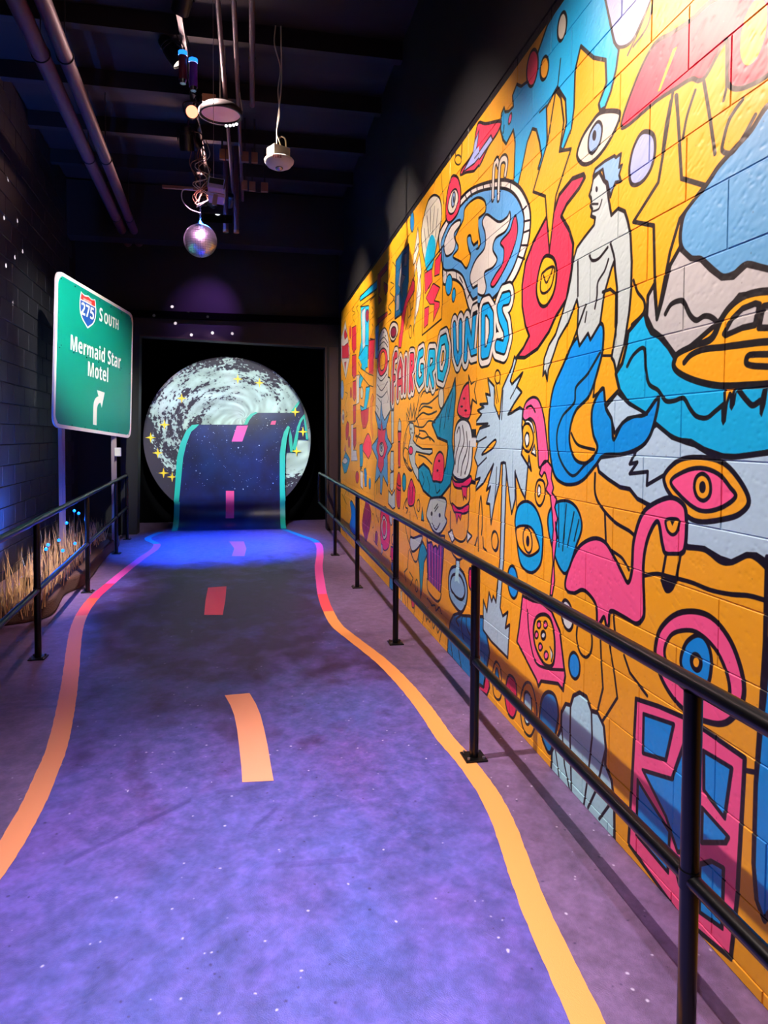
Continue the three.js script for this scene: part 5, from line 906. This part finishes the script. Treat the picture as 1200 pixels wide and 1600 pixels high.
// fire alarm strobe on cables
{
  const t = thing('fire_alarm', 'cream ceiling fire alarm with a round strobe hanging on pale cables', 'alarm', V(0.223, 3.86, -6));
  part('box', rbox(0.16, 0.1, 0.13, 0.0, 0.075, -0.01, 0.006, 1).rotateY(0.5), M.cream, t);
  part('bowl', new THREE.LatheGeometry([[0.001, 0.026], [0.12, 0.025], [0.128, 0.015], [0.124, -0.005], [0.1, -0.035], [0.06, -0.055], [0.001, -0.062]].map((p) => new THREE.Vector2(...p)), 36), M.white, t);
  part('strobe_lens', new THREE.SphereGeometry(0.034, 16, 10).scale(1, 0.7, 1).translate(0, -0.06, 0.03), M.chrome, t);
  const font = await new FontLoader().loadAsync('fonts/droid/droid_sans_bold.typeface.json');
  const tg = new TextGeometry('FIRE', { font, size: 0.026, depth: 0.004, curveSegments: 3 }); tg.computeBoundingBox(); tg.translate(-tg.boundingBox.max.x / 2, 0, 0).rotateX(0.35);
  part('lettering', tg.translate(-0.02, -0.012, 0.122), std(0x7a2a24, 0.6), t, 'dark red FIRE lettering');
  part('cable', [tubeOf([V(0.02, 0.12, 0), V(0.0, 0.18, 0.01), V(-0.02, 0.24, 0), V(0.005, 0.4, 0), V(-0.01, 0.6, 0.01), V(0.01, 0.8, 0), V(-0.04, 1.0, 0), V(-0.03, 1.15, 0)], 0.006, 40, 6), tubeOf([V(-0.02, 0.12, 0.01), V(-0.015, 0.3, -0.01), V(0.005, 0.5, 0), V(0.02, 0.7, 0), V(0.015, 1.15, 0)], 0.006, 40, 6), tubeOf([V(0.06, 0.12, 0), V(0.05, 0.2, 0.01), V(0.02, 0.22, 0), V(-0.01, 0.19, 0)], 0.007, 16, 6)], M.cream, t);
}
// projector box
{
  const [pos, aim] = LAMPS[8], d = aim.clone().sub(pos).normalize(), t = thing('projector', 'small pale violet projector box on a slotted bracket above the mirror ball', 'projector', V(pos.x, pos.y, pos.z)), h = new THREE.Group(); h.name = 'head'; t.add(h); h.quaternion.setFromUnitVectors(V(0, 0, 1), d);
  const lav = std(0xb0a8f4, 0.5); h.rotateX(-0.0);
  part('case', rbox(0.125, 0.1, 0.2, 0, 0, -0.13, 0.008, 2), lav, h); part('rear_panel', rbox(0.112, 0.05, 0.012, 0, -0.015, -0.232, 0.003, 1), M.fixture, h); part('lens', cyl(0.03, 0.034, 0.02, 0, 0, 0, 20).rotateX(Math.PI / 2).translate(0, 0, -0.025), glow(0xe8ffff, 4), h);
  part('bracket', [box(0.036, 0.16, 0.006, 0, 0.08, -0.16), box(0.14, 0.006, 0.036, 0, 0.056, -0.16)].map((q) => q), M.steel, h);
  part('added_beam_flag', box(0.24, 0.07, 0.003, 0, -0.066 - 0.035, -0.12), M.matt, t);  // plate added below the lens to keep the beam off the curved road base
  part('added_flag_arm', box(0.006, 0.006, 0.14, 0.06, -0.11, -0.05), M.matt, t);  // arm for the added beam-blocking plate
  part('hanging_wire', bar(V(-0.02, 0.1, 0.16), V(-0.02, 5.02 - pos.y, 0.16), 0.002, 6), M.steel, t);
  for (const s of [-1, 1]) part('side_rail', box(0.008, 0.12, 0.01, s * 0.066, -0.01, -0.235), M.chrome, h);
}
// mirror ball
{
  const t = thing('mirror_ball', 'mirror ball hanging on a thin chain below the spotlights', 'mirror ball', V(-0.612, 3.81, -8.4));
  part('core', new THREE.SphereGeometry(0.187, 32, 20), M.fixture, t);
  const tiles = [], rows = 22, Rb = 0.191; // small square mirrors, none of them glued on quite true
  for (let r = 0; r < rows; r++) { const la = Math.PI * (r + 0.5) / rows - Math.PI / 2, n = Math.max(4, Math.round(2 * rows * Math.cos(la))), w = 2 * Math.PI * Rb * Math.cos(la) / n * 0.93, hh = Math.PI * Rb / rows * 0.93;
    for (let c = 0; c < n; c++) tiles.push(box(w, hh, 0.003).rotateX(-la + rr(-0.05, 0.05)).rotateY(rr(-0.05, 0.05)).translate(0, Math.sin(la) * Rb, Math.cos(la) * Rb).rotateY(c / n * Math.PI * 2)); }
  part('mirror_tiles', tiles, new THREE.MeshStandardMaterial({ color: 0xf2f0f6, metalness: 1, roughness: 0.3 }), t, 'small square mirrors').userData.kind = 'stuff';
  part('cap', cyl(0.03, 0.036, 0.03, 0, 0.2, 0), M.chrome, t); part('bottom_stud', cyl(0.006, 0.006, 0.03, 0, -0.2, 0, 8), M.chrome, t);
  const links = []; for (let k = 0; k < 26; k++) links.push(new THREE.TorusGeometry(0.009, 0.003, 5, 10).scale(1, 1.5, 1).rotateY(k & 1 ? Math.PI / 2 : 0).translate(0, 0.225 + k * 0.022, 0)); part('chain', links, M.steel, t).userData.kind = 'stuff';
  part('motor', rbox(0.09, 0.1, 0.09, 0, 0.84, 0, 0.01, 2), M.fixture, t); part('motor_rod', bar(V(0, 0.88, 0), V(0, 1.22, 0), 0.007, 8), M.darkMetal, t);
}
// tangle of cables, an orange brace and wooden blocks among the lamps
{
  const t = thing('cable_loom', 'tangle of thin cables looped between the far spotlights', 'cables', V(-0.6, 4.25, -8.0));
  for (let k = 0; k < 7; k++) { const p = [V(rr(-0.06, 0.1), 0.58, 0)]; for (let j = 1; j < 7; j++) p.push(V(rr(-0.1, 0.13), 0.5 - j * 0.11, rr(-0.07, 0.07))); part('cable', tubeOf(p, 0.0045, 40, 5), k % 3 ? M.tan : M.cream, t); }
  part('loop', tubeOf([V(-0.06, 0.02, 0), V(-0.17, 0.0, 0), V(-0.18, -0.1, 0), V(-0.1, -0.2, 0), V(0.02, -0.24, 0)], 0.006, 24, 6), M.steel, t);
  const b = thing('brace_bar', 'short orange brown bar crossing behind the cable tangle', 'bar', V(-0.79, 4.29, -8.05)); part('bar', rbox(0.42, 0.035, 0.035, 0, 0, 0, 0.004, 1), M.tan, b); part('support', bar(V(0.15, 0.01, 0), V(0.15, 0.72, 0), 0.008, 6), M.darkMetal, b);
  [['leftmost wooden block in the upper row under the ceiling', -0.33, 4.6, -7.8, 0.06], ['second wooden block in the upper row under the ceiling', -0.26, 4.6, -7.8, 0.06], ['third wooden block in the upper row, widest one', -0.085, 4.6, -7.82, 0.08], ['rightmost dim wooden block in the upper row', 0.02, 4.6, -7.82, 0.07], ['notched wooden block at left of the lower row', -0.1, 4.57, -8.6, 0.07], ['middle wooden block in the lower row', -0.005, 4.56, -8.6, 0.075], ['rightmost dim wooden block in the lower row', 0.142, 4.56, -8.6, 0.085]].forEach(([lb, x, y, z, w], i) => {
    const q = thing('wooden_block', lb, 'block', V(x, y, z), 'wooden blocks under the ceiling'); part('timber', rbox(w, 0.11, 0.05, 0, 0, 0, 0.004, 1), M.tan, q); part('nailing_strip', box(0.02, 5.03 - y - 0.04, 0.03, 0, (5.03 - y) / 2 + 0.02, -0.005), M.beam, q);
  });
  const st = [[-0.326, 'left'], [-0.198, 'right']]; for (const [x, s] of st) { const q = thing('hanging_pipe', `${s} of two short maroon pipes hanging behind the projector`, 'pipe', V(x, 4.0, -8.6)); part('tube', cyl(0.03, 0.03, 1.03, 0, 0.515, 0, 14), M.conduit, q); part('pipe_cap', cyl(0.034, 0.034, 0.03, 0, 0.0, 0, 14), M.tan, q); }
}


// beams thrown by the tiles of the mirror ball
{
  const ball = V(-0.612, 3.81, -8.4);
  for (const [x, y, z, k] of [[-1.195, 3.435, -10.7, 1], [-0.962, 3.338, -10.7, 0.8], [-0.672, 3.263, -10.7, 0.6], [-1.149, 3.187, -10.7, 0.8], [-0.917, 3.022, -10.7, 1], [-0.606, 3.062, -10.7, 1.2], [-0.311, 3.062, -10.7, 0.5], [-1.481, 3.251, -10.7, 0.6], [-2.36, 3.287, -7.494, 0.8], [-2.37, 3.423, -7.794, 0.6], [-2.35, 3.127, -7.182, 0.8], [-2.36, 2.807, -7.401, 0.5], [-2.35, 3.575, -7.148, 0.5], [-2.37, 3.685, -7.605, 0.6], [-2.35, 3.988, -7.285, 0.5]]) {
    const t = V(x, y, z), d = t.clone().sub(ball).normalize(), L = t.distanceTo(ball); spot(ball.clone().addScaledVector(d, 0.2), t, [1, 0.85, 0.95], 230 * k, 0.026 / L, 0.3, 0.1);
  }
}
shade(scene);
renderer.render(scene, camera);
